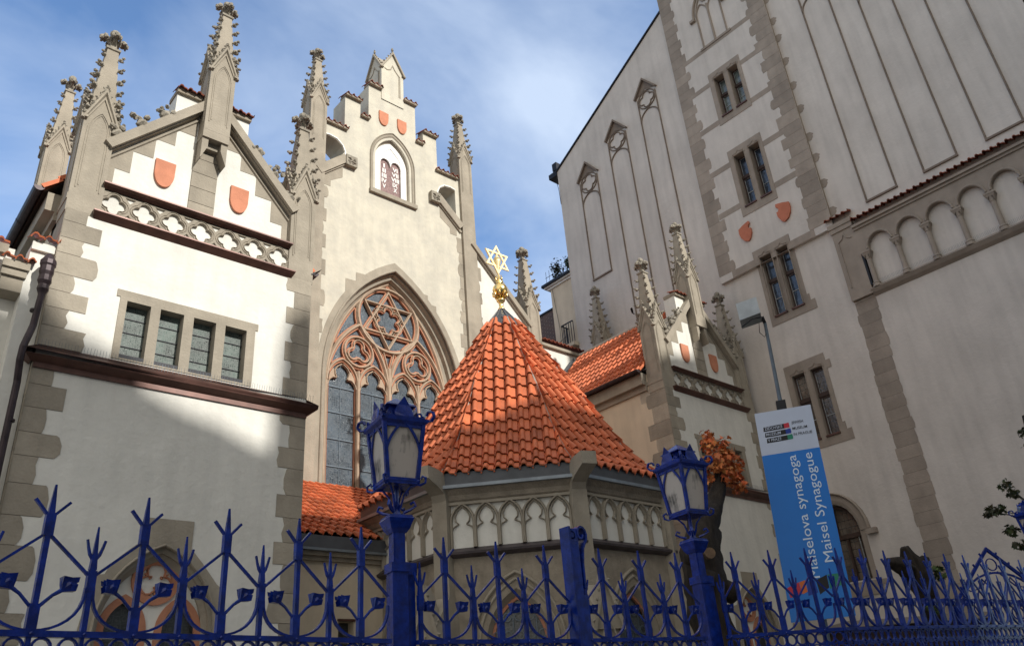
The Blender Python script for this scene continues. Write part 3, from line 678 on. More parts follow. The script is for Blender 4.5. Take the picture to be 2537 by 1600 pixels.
# ------------------------------------------------------------------ nave front
YN = 17.55
XC = 11.75
def nave():
    f = FY(YN)
    prof = [(9.0, 0), (14.5, 0), (14.5, 18.92), (13.57, 18.92), (13.57, 20.36), (13.0, 20.36), (13.0, 19.78), (12.69, 19.78), (12.69, 21.36), (10.81, 21.36), (10.81, 19.78), (10.5, 19.78), (10.5, 20.36), (9.93, 20.36), (9.93, 18.92), (9.0, 18.92)]
    ho = [(9.20, 17.22), (9.84, 17.86), (9.94, 18.05), (9.86, 18.26), (9.66, 18.42), (9.40, 18.46), (9.20, 18.42)]
    hr = [(2*XC-a, b) for a, b in reversed(ho)]
    win = arch(XC+0.02, 10.45, 2.33, 14.33, 14, low=7.0)
    tab = arch(XC-0.02, 18.45, 0.66, 19.42, 10, low=17.06)
    f.plate(prof, [ho, hr, win, tab], -0.75, 0.0, back=True)
    obj('nave_wall', f, 'cream', SYN)
    # openings' lining and arch rim
    b = FY(YN)
    for s in (1, -1):
        X = (lambda u: u) if s == 1 else (lambda u: 2*XC-u)
        b.strip([(X(a), v) for a, v in [(9.96, 17.95), (9.97, 18.08), (9.88, 18.29), (9.68, 18.46), (9.41, 18.50), (9.20, 18.46)]], 0.035, -0.3, 0.03)
    obj('opening_rim', b, 'whitepaint', SYN)
    # aedicule crowning the gable
    a = FY(YN); q = 0.45
    for (U, N, o) in (((1,0,0),(0,-1,0),(XC, YN+0.42, 0)), ((0,1,0),(1,0,0),(XC, YN+0.42, 0)), ((-1,0,0),(0,1,0),(XC, YN+0.42, 0)), ((0,-1,0),(-1,0,0),(XC, YN+0.42, 0))):
        a.o = Vector(o); a.U = Vector(U); a.N = Vector(N)
        a.plate([(-q, 21.0), (q, 21.0), (q, 22.5), (0, 23.28), (-q, 22.5)], (), q, q)
    ae = obj('aedicule', a, 'cream', SYN)
    r = FY(YN); c = MB()
    for (U, N) in (((1,0,0),(0,-1,0)), ((0,1,0),(1,0,0)), ((-1,0,0),(0,1,0)), ((0,-1,0),(-1,0,0))):
        for m_ in (r, c): m_.o = Vector((XC, YN+0.42, 0)); m_.U = Vector(U); m_.N = Vector(N)
        r.strip([(-q-0.05, 22.42), (0, 23.32), (q+0.05, 22.42)], 0.06, q-0.06, q+0.07)
        r.add([(-q-.04, 22.44, q+.05), (0, 23.34, q+.05), (0, 23.34, 0), (q+.04, 22.44, q+.05)], [(0, 1, 2), (1, 3, 2)])
        r.strip([(-0.33, 22.48), (-0.22, 22.44), (-0.08, 22.52), (0.0, 22.74), (0.10, 22.56), (0.22, 22.42), (0.30, 22.36), (0.30, 21.4)], 0.028, q-0.005, q+0.02)
        r.strip([(0.25, 22.36), (0.25, 21.4)], 0.014, q-0.005, q+0.015)
        for t in (0.15, 0.32, 0.5, 0.68, 0.85):
            for sg in (-1, 1): c.blob((sg*(q+0.06)*(1-t), 22.47+0.9*t+0.05, q+0.01), 0.032, jit=0.3)
        c.tube([(0, 23.30, q), (0, 23.46, q)], 0.018, 5); c.blob((0, 23.50, q), (0.055, 0.06, 0.055), jit=0.2); c.blob((0, 23.58, q), 0.03); c.blob((0, 23.42, q), (0.04, 0.02, 0.04))
    obj('gable_rim', r, 'stone', ae); obj('crockets', c, 'carved', ae)
    # merlon tile caps
    caps = [(9.22, 10.03, 18.98), (13.47, 14.42, 18.98), (9.90, 10.52, 20.42), (12.98, 13.60, 20.42), (10.50, 10.84, 19.84), (12.67, 13.01, 19.84), (10.78, 11.32, 21.42), (12.18, 12.74, 21.42)]
    for (x0, x1, z) in caps:
        t = MB(); tiles(t, (x0, YN+0.40, z+0.16), (1, 0, 0), (0, -0.93, -0.34), x1-x0, 0.56, colw=0.20, row=0.56, amp=0.075, seg=8)
        o1 = obj('merlon_tiles', t, 'oldtile', SYN)
        u = FY(YN); u.box(x0+.02, x1-.02, z-0.055, z+0.03, -0.3, 0.11); obj('mortar_bed', u, 'stonedark', o1)
    for (x0, x1) in ((11.20, 11.56), (11.93, 12.29)):
        t = FY(YN); t.plate(shield_outline(x0, x1, 20.42, 19.86), (), 0, 0.05); obj('shield', t, 'shield', SYN)
    # tablets niche
    n = FY(YN)
    A = [arch(XC-0.02, 18.45, 0.84, 19.66, 10, low=17.06), arch(XC-0.02, 18.45, 0.76, 19.55, 10, low=17.06), arch(XC-0.02, 18.45, 0.69, 19.45, 10, low=17.06), arch(XC-0.02, 18.45, 0.62, 19.33, 10, low=17.06)]
    n.strip(A[0], 0.05, 0, 0.06, prof='cham')
    n.loft(A[0], A[1], 0.03, 0.03); n.loft(A[1], A[2], 0.03, -0.05); n.loft(A[2], A[3], -0.05, -0.13)
    n.box(XC-0.90, XC+0.88, 16.93, 17.08, -0.02, 0.10)
    no = obj('tablet_niche', n, 'stone', SYN)
    n = FY(YN)
    th = [(XC-0.43, 17.08)]+[(XC-0.43+0.205-0.205*math.cos(math.pi*i/8), 18.40+0.235*math.sin(math.pi*i/8)) for i in range(9)]+[(XC-0.02+0.205-0.205*math.cos(math.pi*i/8), 18.40+0.235*math.sin(math.pi*i/8)) for i in range(1, 9)]+[(XC+0.39, 17.08)]
    sp = [(XC-0.30, 18.86), (XC-0.02, 19.14), (XC+0.27, 18.84), (XC-0.0, 18.80)]
    n.plate(arch(XC-0.02, 18.45, 0.66, 19.40, 10, low=17.0), [th], -0.20, -0.13)
    n.strip(th, 0.03, -0.14, -0.11); n.strip([(XC-0.42, 18.72), (XC-0.30, 18.88), (XC-0.02, 19.14), (XC+0.27, 18.86), (XC+0.38, 18.70)], 0.02, -0.14, -0.11)
    obj('white_surround', n, 'whitepaint', no)
    n = FY(YN); n.plate(th, (), -0.22, -0.18); tb = obj('tablets', n, 'mauve', no)
    return tb
TABLETS = nave()

def text_mesh(parent, lines, o, U, V, N, m, name='lettering', depth=0.006, weight=0.0):
    """lines: (text, u, v, height, width or None, align) placed on plane"""
    allv = []; allf = []
    for (txt, u, v, hgt, wid, up_) in lines:
        cu = bpy.data.curves.new('t', 'FONT'); cu.body = txt; cu.size = 1; cu.extrude = 0; cu.resolution_u = 3; cu.offset = weight
        to = bpy.data.objects.new('t', cu); COL.objects.link(to)
        dg = bpy.context.evaluated_depsgraph_get(); me = bpy.data.meshes.new_from_object(to.evaluated_get(dg))
        vs = [vv.co.copy() for vv in me.vertices]; fs = [tuple(p.vertices) for p in me.polygons]
        bpy.data.objects.remove(to); bpy.data.curves.remove(cu); bpy.data.meshes.remove(me)
        if not vs: continue
        x0 = min(p.x for p in vs); x1 = max(p.x for p in vs)
        sx = (wid/(x1-x0)) if wid else hgt/0.7
        sy = hgt/0.7
        b = len(allv)
        for p in vs:
            a, c = (p.x-x0)*sx, p.y*sy
            if up_: a, c = -c, a
            allv.append(Vector(o)+Vector(U)*(u+a)+Vector(V)*(v+c)+Vector(N)*depth)
        allf += [tuple(b+i for i in f) for f in fs]
    mb = MB(); mb.v = allv; mb.f = allf; mb.t = [0.0]*len(allf)
    return obj(name, mb, m, parent)
nl = []
for i, s in enumerate(['I', 'II', 'III', 'IV', 'V']):
    w = {'I': 0.055, 'II': 0.13, 'III': 0.18, 'IV': 0.19, 'V': 0.13}[s]
    nl.append((s, XC-0.235-w/2, 18.30-i*0.205, 0.155, w, False))
for i, s in enumerate(['VI', 'VII', 'VIII', 'IX', 'X']):
    w = {'VI': 0.20, 'VII': 0.26, 'VIII': 0.31, 'IX': 0.20, 'X': 0.13}[s]
    nl.append((s, XC+0.19-w/2, 18.28-i*0.205, 0.155, w, False))
num = text_mesh(TABLETS, nl, (0, YN, 0), (1, 0, 0), (0, 0, 1), (0, -1, 0), 'whitepaint', 'numerals', -0.17, 0.03)

def nave2():
    # struts and carved blocks beside the little openings
    for s in (1, -1):
        X = (lambda u: u) if s == 1 else (lambda u: 2*XC-u)
        k = FY(YN); k.strip([(X(9.05), 16.93), (X(9.98), 17.80)], 0.27, -0.45, 0.12); k.strip([(X(9.05), 16.74), (X(9.98), 17.61)], 0.08, -0.02, 0.06)
        st = obj('strut', k, 'stone', SYN)
        bb = FY(YN); bb.box(min(X(9.94), X(10.33)), max(X(9.94), X(10.33)), 17.52, 17.90, -0.02, 0.16)
        cx = X(10.135); cz = 17.71
        for a in range(4):
            an = a*math.pi/2+math.pi/4
            bb.tube([(cx, cz, 0.16), (cx+0.1*math.cos(an), cz+0.1*math.sin(an), 0.19), (cx+0.16*math.cos(an+.3), cz+0.16*math.sin(an+.3), 0.165)], [0.03, 0.03, 0.015], 5)
            bb.blob((cx+0.12*math.cos(an-.5), cz+0.12*math.sin(an-.5), 0.17), 0.028)
        obj('carved_block', bb, 'carved', st)
        k = FY(YN); k.plate([(X(9.22), 16.55), (X(9.50), 16.55), (X(9.50), 16.78), (X(9.90), 16.78 + 0.28), (X(9.90), 17.5), (X(9.22), 17.0)], (), 0, 0.008); obj('stepped_stones', k, 'stone', SYN)
        fl = FY(YN)
        for _ in range(10):
            a = random.uniform(0, 6.28); r = random.uniform(0, 0.13); fl.blob((X(9.42)+r*math.cos(a), 17.52+abs(r*math.sin(a)), -0.2), random.uniform(0.03, 0.05), jit=0.3)
        obj('crockets', fl, 'carved', st)
    # toothed stones next to the piers
    q = FY(YN); j = FY(YN)
    quoin_courses(q, j, 9.20, 1, 7.0, 16.5, 0.10, 0.22, 0.45, rough=0.05); o = obj('quoins', q, 'stone', SYN); obj('joints', j, 'joint', o)
    q = FY(YN); j = FY(YN); quoin_courses(q, j, 14.50, -1, 7.0, 16.5, 0.16, 0.26, 0.45, rough=0.05)
    o = obj('quoins', q, 'stone', SYN); obj('joints', j, 'joint', o)
    for (cx, w, zb, zs, zp, zn, zt) in ((8.97, 0.275, 0, 19.62, 20.34, 21.42, 21.98), (14.76, 0.275, 0, 19.96, 20.62, 21.70, 22.25)):
        pinnacle(SYN, cx, 17.45+w, w, zb, zs, zp, zn, zt)
    for (cx, w, zb, zs, zp, zn, zt) in ((17.45, 0.29, 0, 14.72, 15.45, 16.75, 17.32), (21.2, 0.26, 11, 14.50, 15.15, 16.30, 16.85), (2.38, 0.25, 0, 14.50, 15.15, 16.35, 16.90), (6.05, 0.29, 0, 14.3, 15.0, 16.2, 16.7)):
        pinnacle(SYN, cx, 17.45+w, w, zb, zs, zp, zn, zt)
    # aisle walls
    for s in (1, -1):
        X = (lambda u: u) if s == 1 else (lambda u: 2*XC-u)
        f = FY(YN); f.plate([(X(14.98), 0), (X(17.3), 0), (X(17.3), 13.78), (X(14.98), 16.17)], (), -0.4, 0, back=True); obj('aisle_wall', f, 'plaster', SYN)
        k = FY(YN); k.strip([(X(14.85), 16.42), (X(17.3), 13.92)], 0.17, -0.42, 0.16); k.strip([(X(14.85), 16.27), (X(17.3), 13.77)], 0.06, -0.02, 0.08); obj('raking_cope', k, 'stone', SYN)
        q = FY(YN); j = FY(YN); 
        quoin_courses(q, j, X(15.0), s, 4.0, 15.6, 0.14, 0.22, 0.45, rough=0.05); o = obj('quoins', q, 'stone', SYN)
        f = FY(YN); f.plate([(X(17.6), 0), (X(21.3), 0), (X(21.3), 13.42), (X(17.6), 13.42)], (), -0.3, 0, back=True); obj('end_wall', f, 'plaster', SYN)
        b = FY(YN); b.box(min(X(17.7), X(21.1)), max(X(17.7), X(21.1)), 13.33, 13.43, 0, 0.12); obj('end_wall_cornice', b, 'stone', SYN)
        t = MB(); x0 = min(X(17.72), X(21.0)); tiles(t, (x0, YN+0.22, 13.66), (1, 0, 0), (0, -0.93, -0.36), 3.28, 0.45, colw=0.19, row=0.45, amp=0.05, seg=6); obj('wall_coping_tiles', t, 'oldtile', SYN)
    # nave roof body behind the gable
    rb = FY(0)
    for s in (1, -1):
        X = (lambda u: u) if s == 1 else (lambda u: 2*XC-u)
        rb.add([(XC, 17.2, -18.2), (X(17.2), 13.55, -18.2), (X(17.2), 13.55, -34), (XC, 17.2, -34)], [(0, 1, 2, 3)])
        rb.add([(X(17.2), 0, -18.2), (X(17.2), 13.55, -18.2), (X(17.2), 13.55, -34), (X(17.2), 0, -34)], [(0, 1, 2, 3)])
    obj('nave_roof', rb, 'oldtile', SYN)
    # ---------------- the great window
    cx = XC+0.02; s0 = 10.45
    b = FY(YN)
    o2 = arch(cx, s0, 2.52, 14.62, 14, low=7.2); i2 = arch(cx, s0, 2.33, 14.33, 14, low=7.2)
    b.plate(o2+list(reversed(i2)), (), 0, 0.012)
    for E_ in ([(10.42, 13.5), (10.42, 13.85), (10.86, 13.87), (10.80, 13.72)], [(10.08, 13.12), (10.08, 13.54), (10.50, 13.56), (10.40, 13.38)], [(12.68, 13.86), (12.98, 13.85), (12.98, 13.48), (12.80, 13.66)], [(12.95, 13.56), (13.29, 13.55), (13.29, 13.05), (13.12, 13.25)]):
        b.plate(E_, (), 0, 0.011)
    b.strip(i2, 0.07, 0.0, 0.06, prof='round')
    rings = [(2.33, 14.33, 0.01), (2.33, 14.33, -0.06), (2.27, 14.25, -0.07), (2.25, 14.22, -0.17), (2.17, 14.12, -0.19), (2.14, 14.08, -0.30), (2.04, 13.95+0.12, -0.34)]
    for k in range(len(rings)-1):
        a_, b_ = rings[k], rings[k+1]
        b.loft(arch(cx, s0, a_[0], a_[1], 14, low=7.2), arch(cx, s0, b_[0], b_[1], 14, low=7.2), a_[2], b_[2])
    W = obj('great_window', b, 'stone', SYN)
    # tracery set back .35
    t = FY(YN); T = []
    d0, d1 = -0.44, -0.33
    def S(path, w, closed=False, dd=0.0, prof='cham'): T.append((path, w, closed)); t.strip(path, w, d0, d1+dd, closed, prof)
    S(arch(cx, s0, 2.02, 14.05, 14, low=7.0), 0.12)
    zc = 12.78; Rr = 1.05
    S(circ(cx, zc, Rr, 40), 0.13, True, 0.02)
    st = []
    for k in range(3): st.append((cx+(Rr-0.1)*math.cos(R(90+120*k)), zc+(Rr-0.1)*math.sin(R(90+120*k))))
    st2 = [(cx+(Rr-0.1)*math.cos(R(270+120*k)), zc+(Rr-0.1)*math.sin(R(270+120*k))) for k in range(3)]
    S(st, 0.085, True, 0.0, 'cham'); t.strip(st2, 0.085, d0, d1-0.004, True, 'cham')
    S(foil(cx, zc, 6, 0.30, 0.155, math.pi/2, 6), 0.05, True, -0.02)
    S(foil(cx, zc, 6, 0.30, 0.215, math.pi/2, 6), 0.03, True, -0.03)
    for sg in (-1, 1):
        c2 = cx+sg*1.01
        S(arch(c2, s0, 0.99, 12.36, 12), 0.12, dd=0.015)
        S(circ(c2+sg*0.0, 11.50, 0.46, 28), 0.085, True)
        S(foil(c2, 11.50, 3, 0.20, 0.17, math.pi/2, 8), 0.06, True, -0.01)
        for k in (-1, 1):
            c3 = c2+k*0.5
            S(arch(c3, s0+0.02, 0.48, 11.16, 10, low=7.0), 0.08)
            # cusps
            for q in (-1, 1):
                P = [(c3+q*0.45, s0-0.12), (c3+q*0.40, s0+0.02), (c3+q*0.30, s0+0.12), (c3+q*0.17, s0+0.13)]
                P2 = [(c3+q*0.17, s0+0.13), (c3+q*0.215, s0+0.23), (c3+q*0.225, s0+0.34), (c3+q*0.16, s0+0.46), (c3+q*0.02, s0+0.56)]
                t.strip(P, 0.05, d0, d1-0.03, prof='cham'); t.strip(P2, 0.05, d0, d1-0.03, prof='cham')
                t.plate([(c3+q*0.45, s0-0.12), (c3+q*0.40, s0+0.02), (c3+q*0.30, s0+0.12), (c3+q*0.17, s0+0.13), (c3+q*0.215, s0+0.23), (c3+q*0.225, s0+0.34), (c3+q*0.28, s0+0.40), (c3+q*0.42, s0+0.15), (c3+q*0.47, s0)], (), d0, d1-0.07)
    S([(cx-0.18, 11.72), (cx, 11.1), (cx+0.18, 11.72)], 0.05, False, -0.02)
    S([(cx, 7.0), (cx, 11.2)], 0.17, False, 0.03)
    for sg in (-1, 1): S([(cx+sg*1.01, 7.0), (cx+sg*1.01, 10.9)], 0.11, False, 0.01)
    obj('tracery', t, 'tracery', W)
    e = FY(YN)       # salmon painted edges of the tracery
    for path, w, cl in T:
        e.strip(path, w+0.055, d0-0.03, d1-0.06, cl)
    obj('salmon_edges', e, 'salmon', W)
    g = FY(YN); g.plate(arch(cx, s0, 2.06, 14.08, 14, low=7.0), (), -0.47, -0.47); obj('pane', g, 'navglass', W)
    g = FY(YN)
    for z in (7.33, 8.08, 8.83, 9.58, 10.32): g.bar((cx-2.0, z, -0.455), (cx+2.0, z, -0.455), 0.028)
    for sg in (-1.5, -0.5, 0.5, 1.5): g.bar((cx+sg*1.01, 7.0, -0.46), (cx+sg*1.01, 10.4, -0.46), 0.014)
    obj('glazing_bars', g, 'greymetal', W)
nave2()

# ------------------------------------------------------------------ low link with lean-to roof, porch
def link():
    for (x0, x1) in ((6.42, 8.9), (14.6, 17.1)):
        YL = 13.62
        f = FY(YL)
        hole = [(7.82, 1.8), (8.14, 1.8), (8.14, 3.62), (7.82, 3.62)]
        f.plate([(x0, 0), (x1, 0), (x1, 4.95), (x0, 4.95)], [hole] if x0 < 8 else [], -0.3, 0); lk = obj('link_wall', f, 'yellow', SYN)
        if x0 < 8:
            g = FY(YL); g.plate(hole, (), -0.2, -0.2); p = obj('small_window', g, 'doorglass', SYN)
            g = FY(YL); g.box(7.80, 8.17, 3.62, 3.66, -0.02, 0.03); obj('lintel', g, 'copper', p)
        b = FY(YL); b.box(x0+.01, x1-.01, 4.66, 4.74, 0, 0.07); b.box(x0+.01, x1-.01, 4.74, 4.82, 0, 0.13); obj('link_cornice', b, 'stonedark', SYN)
        b = FY(YL); b.box(x0+.005, x1, 4.86, 5.10, 0.05, 0.17); go = obj('gutter_fascia', b, 'lead', SYN)
        b = FY(YL); b.box(x0+.005, x1, 4.82, 4.865, 0.02, 0.20); obj('zinc_edge', b, 'zinc', go)
        t = MB(); top = Vector((x0, 17.50, 7.40)); bot = Vector((x0, YL-0.14, 5.12)); sl = bot-top
        tiles(t, top, (1, 0, 0), sl.normalized(), x1-x0+(2.2 if x0 < 8 else 0.0), sl.length, colw=0.19, row=0.33); rf = obj('link_roof', t, 'tile', SYN)
        d = MB(); d.add([(x0, 7.33, -17.5), (x1+2.2 if x0 < 8 else x1, 7.33, -17.5), (x1+2.2 if x0 < 8 else x1, 5.05, -YL), (x0, 5.05, -YL)], [(0, 1, 2, 3)]); obj('roof_deck', d, 'wood', rf)
        u = FY(17.5); u.tube([(x0, 7.40, 0.01), (x1+2, 7.40, 0.01)], 0.035, 6); obj('ridge_mortar', u, 'stonedark', rf)
    p = FY(0)
    p.tube([(6.62, 4.86, -13.30), (6.66, 4.74, -13.32), (6.64, 4.60, -13.34), (6.60, 4.42, -13.44), (6.58, 4.30, -13.46), (6.58, 0.1, -13.46)], [0.06, 0.065, 0.065, 0.055, 0.052, 0.052], 10)
    p.lathe((6.58, -13.46), [(0.06, 3.55), (0.066, 3.56), (0.066, 3.60), (0.06, 3.61)], 10)
    obj('drainpipe', p, 'pipe', SYN, smooth=True)
link()

PC = (11.75, 12.85)
def porch():
    A = 2.98; half = A*math.tan(R(22.5))
    def frames(mbs, k):   # k: 0 front, -1 left diagonal, -2 left side, 1 right diagonal ...
        a = R(45*k); N = Vector((math.sin(a), -math.cos(a), 0)); U = Vector((math.cos(a), math.sin(a), 0))
        for m_ in mbs: m_.o = Vector((PC[0], PC[1], 0))+N*A; m_.U = U; m_.N = N
    w = MB(); p = MB(); ar = MB(); led = MB(); fa = MB(); zn = MB(); co = MB(); gg = []; lowf = MB(); glass = []
    for k in (-2, -1, 0, 1, 2):
        frames((w, p, ar, led, fa, zn, co, lowf), k)
        lowa = arch(0, 2.9, 0.66, 3.95, 10, low=0.4)
        w.plate([(-half, 0), (half, 0), (half, 5.36), (-half, 5.36)], [arch(0, 2.9, 0.56, 3.80, 10, low=0.4)], -0.3, 0.0)
        # arcade field: pale wall behind carved arches
        p.plate([(-half+0.1, 4.56), (half-0.1, 4.56), (half-0.1, 5.34), (-half+0.1, 5.34)], (), 0, 0.012)
        n = 5; pw = (2*half-0.28)/n
        for i in range(n):
            c = -half+0.14+pw*(i+.5)
            ar.strip(arch(c, 5.02, pw/2-0.012, 5.34, 7, low=4.56), 0.055, 0.0, 0.085, prof='cham')
            for q in (-1, 1):
                ar.strip([(c+q*(pw/2-0.02), 4.86), (c+q*(pw/2-0.05), 4.93), (c+q*(pw*0.24), 4.965), (c+q*(pw*0.16), 4.985)], 0.026, 0.0, 0.06, prof='cham')
                ar.strip([(c+q*(pw*0.16), 4.985), (c+q*(pw*0.28), 5.04), (c+q*(pw*0.31), 5.12), (c+q*(pw*0.20), 5.22), (c, 5.30)], 0.026, 0.0, 0.06, prof='cham')
        ar.strip([(-half+0.1, 5.35), (half-0.1, 5.35)], 0.05, 0, 0.09)
        led.add([(-half-.06, 4.44, 0.13), (half+.06, 4.44, 0.13), (half+.06, 4.48, 0.14), (-half-.06, 4.48, 0.14), (-half, 4.57, 0.0), (half, 4.57, 0.0), (-half, 4.39, 0.02), (half, 4.39, 0.02)], [(0, 1, 2, 3), (3, 2, 5, 4), (6, 7, 1, 0)])
        h2 = (A+0.10)*math.tan(R(22.5)); h3 = (A+0.19)*math.tan(R(22.5)); h1 = half+0.01
        co.add([(-h1, 5.37, 0.02), (h1, 5.37, 0.02), (h1+.02, 5.42, 0.07), (-h1-.02, 5.42, 0.07), (h2, 5.50, 0.09), (-h2, 5.50, 0.09), (h3, 5.60, 0.19), (-h3, 5.60, 0.19)], [(0, 1, 2, 3), (3, 2, 4, 5), (5, 4, 6, 7)])
        h4 = (A+0.25)*math.tan(R(22.5)); h5 = (A+0.17)*math.tan(R(22.5))
        zn.add([(-h3, 5.595, 0.17), (h3, 5.595, 0.17), (h4, 5.60, 0.25), (-h4, 5.60, 0.25), (h4, 5.66, 0.25), (-h4, 5.66, 0.25), (h5, 5.68, 0.18), (-h5, 5.68, 0.18)], [(0, 1, 2, 3), (3, 2, 4, 5), (5, 4, 6, 7)])
        fa.add([(-h5, 5.67, 0.175), (h5, 5.67, 0.175), (h5, 5.90, 0.185), (-h5, 5.90, 0.185), (h1, 5.91, -0.2), (-h1, 5.91, -0.2)], [(0, 1, 2, 3), (3, 2, 4, 5)])
        # low pointed window or door
        for q, (ww, ap, dd0, dd1) in enumerate(((0.78, 4.08, 0.0, 0.05), (0.68, 3.96, -0.02, 0.03), (0.60, 3.86, -0.08, -0.03))):
            lowf.strip(arch(0, 2.9, ww, ap, 10, low=0.4), 0.06, dd0, dd1, prof='cham')
        lowf.loft(arch(0, 2.9, 0.57, 3.81, 10, low=0.4), arch(0, 2.9, 0.47, 3.66, 10, low=0.4), 0.0, -0.18)
    W = obj('porch_wall', w, 'stonedark', SYN)
    obj('arcade_field', p, 'plaster', W); obj('blind_arcade', ar, 'stone', W)
    obj('porch_ledge', led, 'ledge', SYN); obj('porch_cornice', co, 'stonedark', SYN)
    g1 = obj('gutter_fascia', fa, 'lead', SYN); obj('zinc_edge', zn, 'zinc', g1)
    lf = obj('porch_windows', lowf, 'stone', SYN)
    for k in (-2, -1, 0, 1, 2):
        g = MB(); frames((g,), k); g.plate(arch(0, 2.9, 0.5, 3.72, 10, low=0.4), (), -0.17, -0.17); obj('pane', g, 'doorglass', lf)
        g = MB(); frames((g,), k); g.strip(arch(0, 2.9, 0.47, 3.66, 10, low=0.4), 0.05, -0.17, -0.12); obj('timber_frame', g, 'salmon', lf)
        g = MB(); frames((g,), k)
        for u in (-0.3, -0.1, 0.1, 0.3): g.bar((u, 0.5, -0.1), (u, 3.35, -0.1), 0.014)
        for i in range(5):
            for v in (2.75, 3.05, 3.35): g.strip(circ(-0.4+0.2*i, v, 0.07, 10), 0.012, -0.105, -0.095, closed=True)
        obj('grille', g, 'greymetal', lf)
    # corner buttresses with projecting water-spout blocks
    for k in (-1.5, -0.5, 0.5, 1.5):
        a = R(45*k); N = Vector((math.sin(a), -math.cos(a), 0)); U = Vector((math.cos(a), math.sin(a), 0)); rad = A/math.cos(R(22.5))
        b = MB(); b.o = Vector((PC[0], PC[1], 0))+N*rad; b.U = U; b.N = N
        b.box(-0.15, 0.15, 3.72, 5.40, -0.25, 0.12)
        # spout: slanting beam
        pts = [(0.0, 5.30), (0.10, 5.40), (0.16, 5.52), (0.34, 5.60), (0.70, 5.70), (0.70, 5.93), (0.36, 5.93), (-0.2, 5.84), (-0.2, 5.30)]
        n = len(pts); b.add([(-0.145, v, d) for d, v in pts]+[(0.145, v, d) for d, v in pts], [tuple(range(n)), tuple(range(2*n-1, n-1, -1))]+[(i, (i+1) % n, n+(i+1) % n, n+i) for i in range(n)])
        # stepped weathering and gabled base
        b.add([(-0.16, 3.72, 0.14), (0.16, 3.72, 0.14), (0.20, 3.30, 0.62), (-0.20, 3.30, 0.62), (-0.20, 3.30, -0.2), (0.20, 3.30, -0.2), (-0.16, 3.72, -0.2), (0.16, 3.72, -0.2)], [(0, 1, 2, 3), (0, 3, 4, 6), (1, 7, 5, 2)])
        b.box(-0.20, 0.20, 0, 3.30, -0.2, 0.60)
        b.plate([(-0.26, 2.95), (0.26, 2.95), (0, 3.78)], (), 0.4, 0.66)
        b.strip([(-0.27, 2.93), (0, 3.80), (0.27, 2.93)], 0.06, 0.5, 0.72); b.strip(arch(0, 2.7, 0.13, 3.1, 6, low=1.4), 0.02, 0.6, 0.68)
        bo = obj('buttress', b, 'stone', SYN)
        c = MB(o=b.o, U=U, N=N)
        for t in (0.12, 0.3, 0.48, 0.66, 0.84):
            for sg in (-1, 1): c.blob((sg*0.28*(1-t)+sg*0.02, 2.95+0.87*t+0.03, 0.70), 0.032, jit=0.3)
        obj('crockets', c, 'carved', bo)
    # ---------------- conical tiled roof
    prof = [(10.45, 0.36), (9.4, 0.98), (8.3, 1.68), (7.1, 2.34), (6.5, 2.74), (6.15, 3.03), (5.93, 3.28), (5.84, 3.45)]   # (z, circumradius)
    ck = math.cos(R(22.5)); pl = [(r*ck, z) for z, r in prof]
    seg = [0]
    for i in range(1, len(pl)): seg.append(seg[-1]+math.hypot(pl[i][0]-pl[i-1][0], pl[i][1]-pl[i-1][1]))
    tot = seg[-1]
    def at(s):
        s = min(max(s, 0), tot)
        for i in range(1, len(seg)):
            if s <= seg[i] or i == len(seg)-1:
                t = (s-seg[i-1])/(seg[i]-seg[i-1]); t = min(max(t, 0), 1)
                r = pl[i-1][0]+(pl[i][0]-pl[i-1][0])*t; z = pl[i-1][1]+(pl[i][1]-pl[i-1][1])*t
                dx = pl[i][0]-pl[i-1][0]; dz = pl[i][1]-pl[i-1][1]; l_ = math.hypot(dx, dz); return r, z, dx/l_, dz/l_
    t = MB(); hips = MB(); dk = MB()
    for k in range(8):
        a = R(45*k); N = Vector((math.sin(a), -math.cos(a), 0)); U = Vector((math.cos(a), math.sin(a), 0)); C0 = Vector((PC[0], PC[1], 0))
        def pr(s, C0=C0, N=N):
            r, z, dx, dz = at(s); return C0+N*r+Vector((0, 0, z)), (N*(-dz)+Vector((0, 0, dx))), None
        def wf(s):
            r = at(s)[0]; h = r*math.tan(R(22.5)); return (-h, h)
        tiles(t, C0, U, N+Vector((0, 0, -1)), 1, tot, colw=0.238, row=0.34, amp=0.082, lip=0.042, prof=pr, wfun=wf)
        hn = Vector((math.sin(a+R(22.5)), -math.cos(a+R(22.5)), 0))
        path = []
        for i in range(19):
            s = tot*i/18; r, z, dx, dz = at(s); q = C0+hn*(r/ck+0.012)+Vector((0, 0, z+0.018)); path.append((q.x, q.z, -q.y))
        hips.tube(path, 0.021, 6)
        for i in range(18):
            q = []
            for s in (tot*i/18, tot*(i+1)/18):
                r, z, dx, dz = at(s); h = (r-0.05)*math.tan(R(22.5)); q += [C0+N*(r-0.05)+U*(-h)+Vector((0, 0, z-0.03)), C0+N*(r-0.05)+U*h+Vector((0, 0, z-0.03))]
            dk.add([(v.x, v.z, -v.y) for v in q], [(0, 1, 3, 2)])
    rf = obj('porch_roof', t, 'tile', SYN); obj('hip_mortar', hips, 'mortar', rf); obj('roof_deck', dk, 'wood', rf)
    l = FY(0); l.lathe((PC[0], -PC[1]), [(0.50, 10.22), (0.46, 10.34), (0.10, 10.80), (0.05, 10.90), (0.04, 10.92)], 16)
    for k in range(8):
        a = R(45*k+22.5); l.tube([(PC[0]+0.42*math.cos(a), 10.38, -PC[1]+0.42*math.sin(a)), (PC[0]+0.06*math.cos(a), 10.88, -PC[1]+0.06*math.sin(a))], [0.022, 0.012], 5)
        l.blob((PC[0]+0.37*math.cos(a+.35), 10.46, -PC[1]+0.37*math.sin(a+.35)), 0.03)
    lc = obj('lead_cap', l, 'lead', SYN)
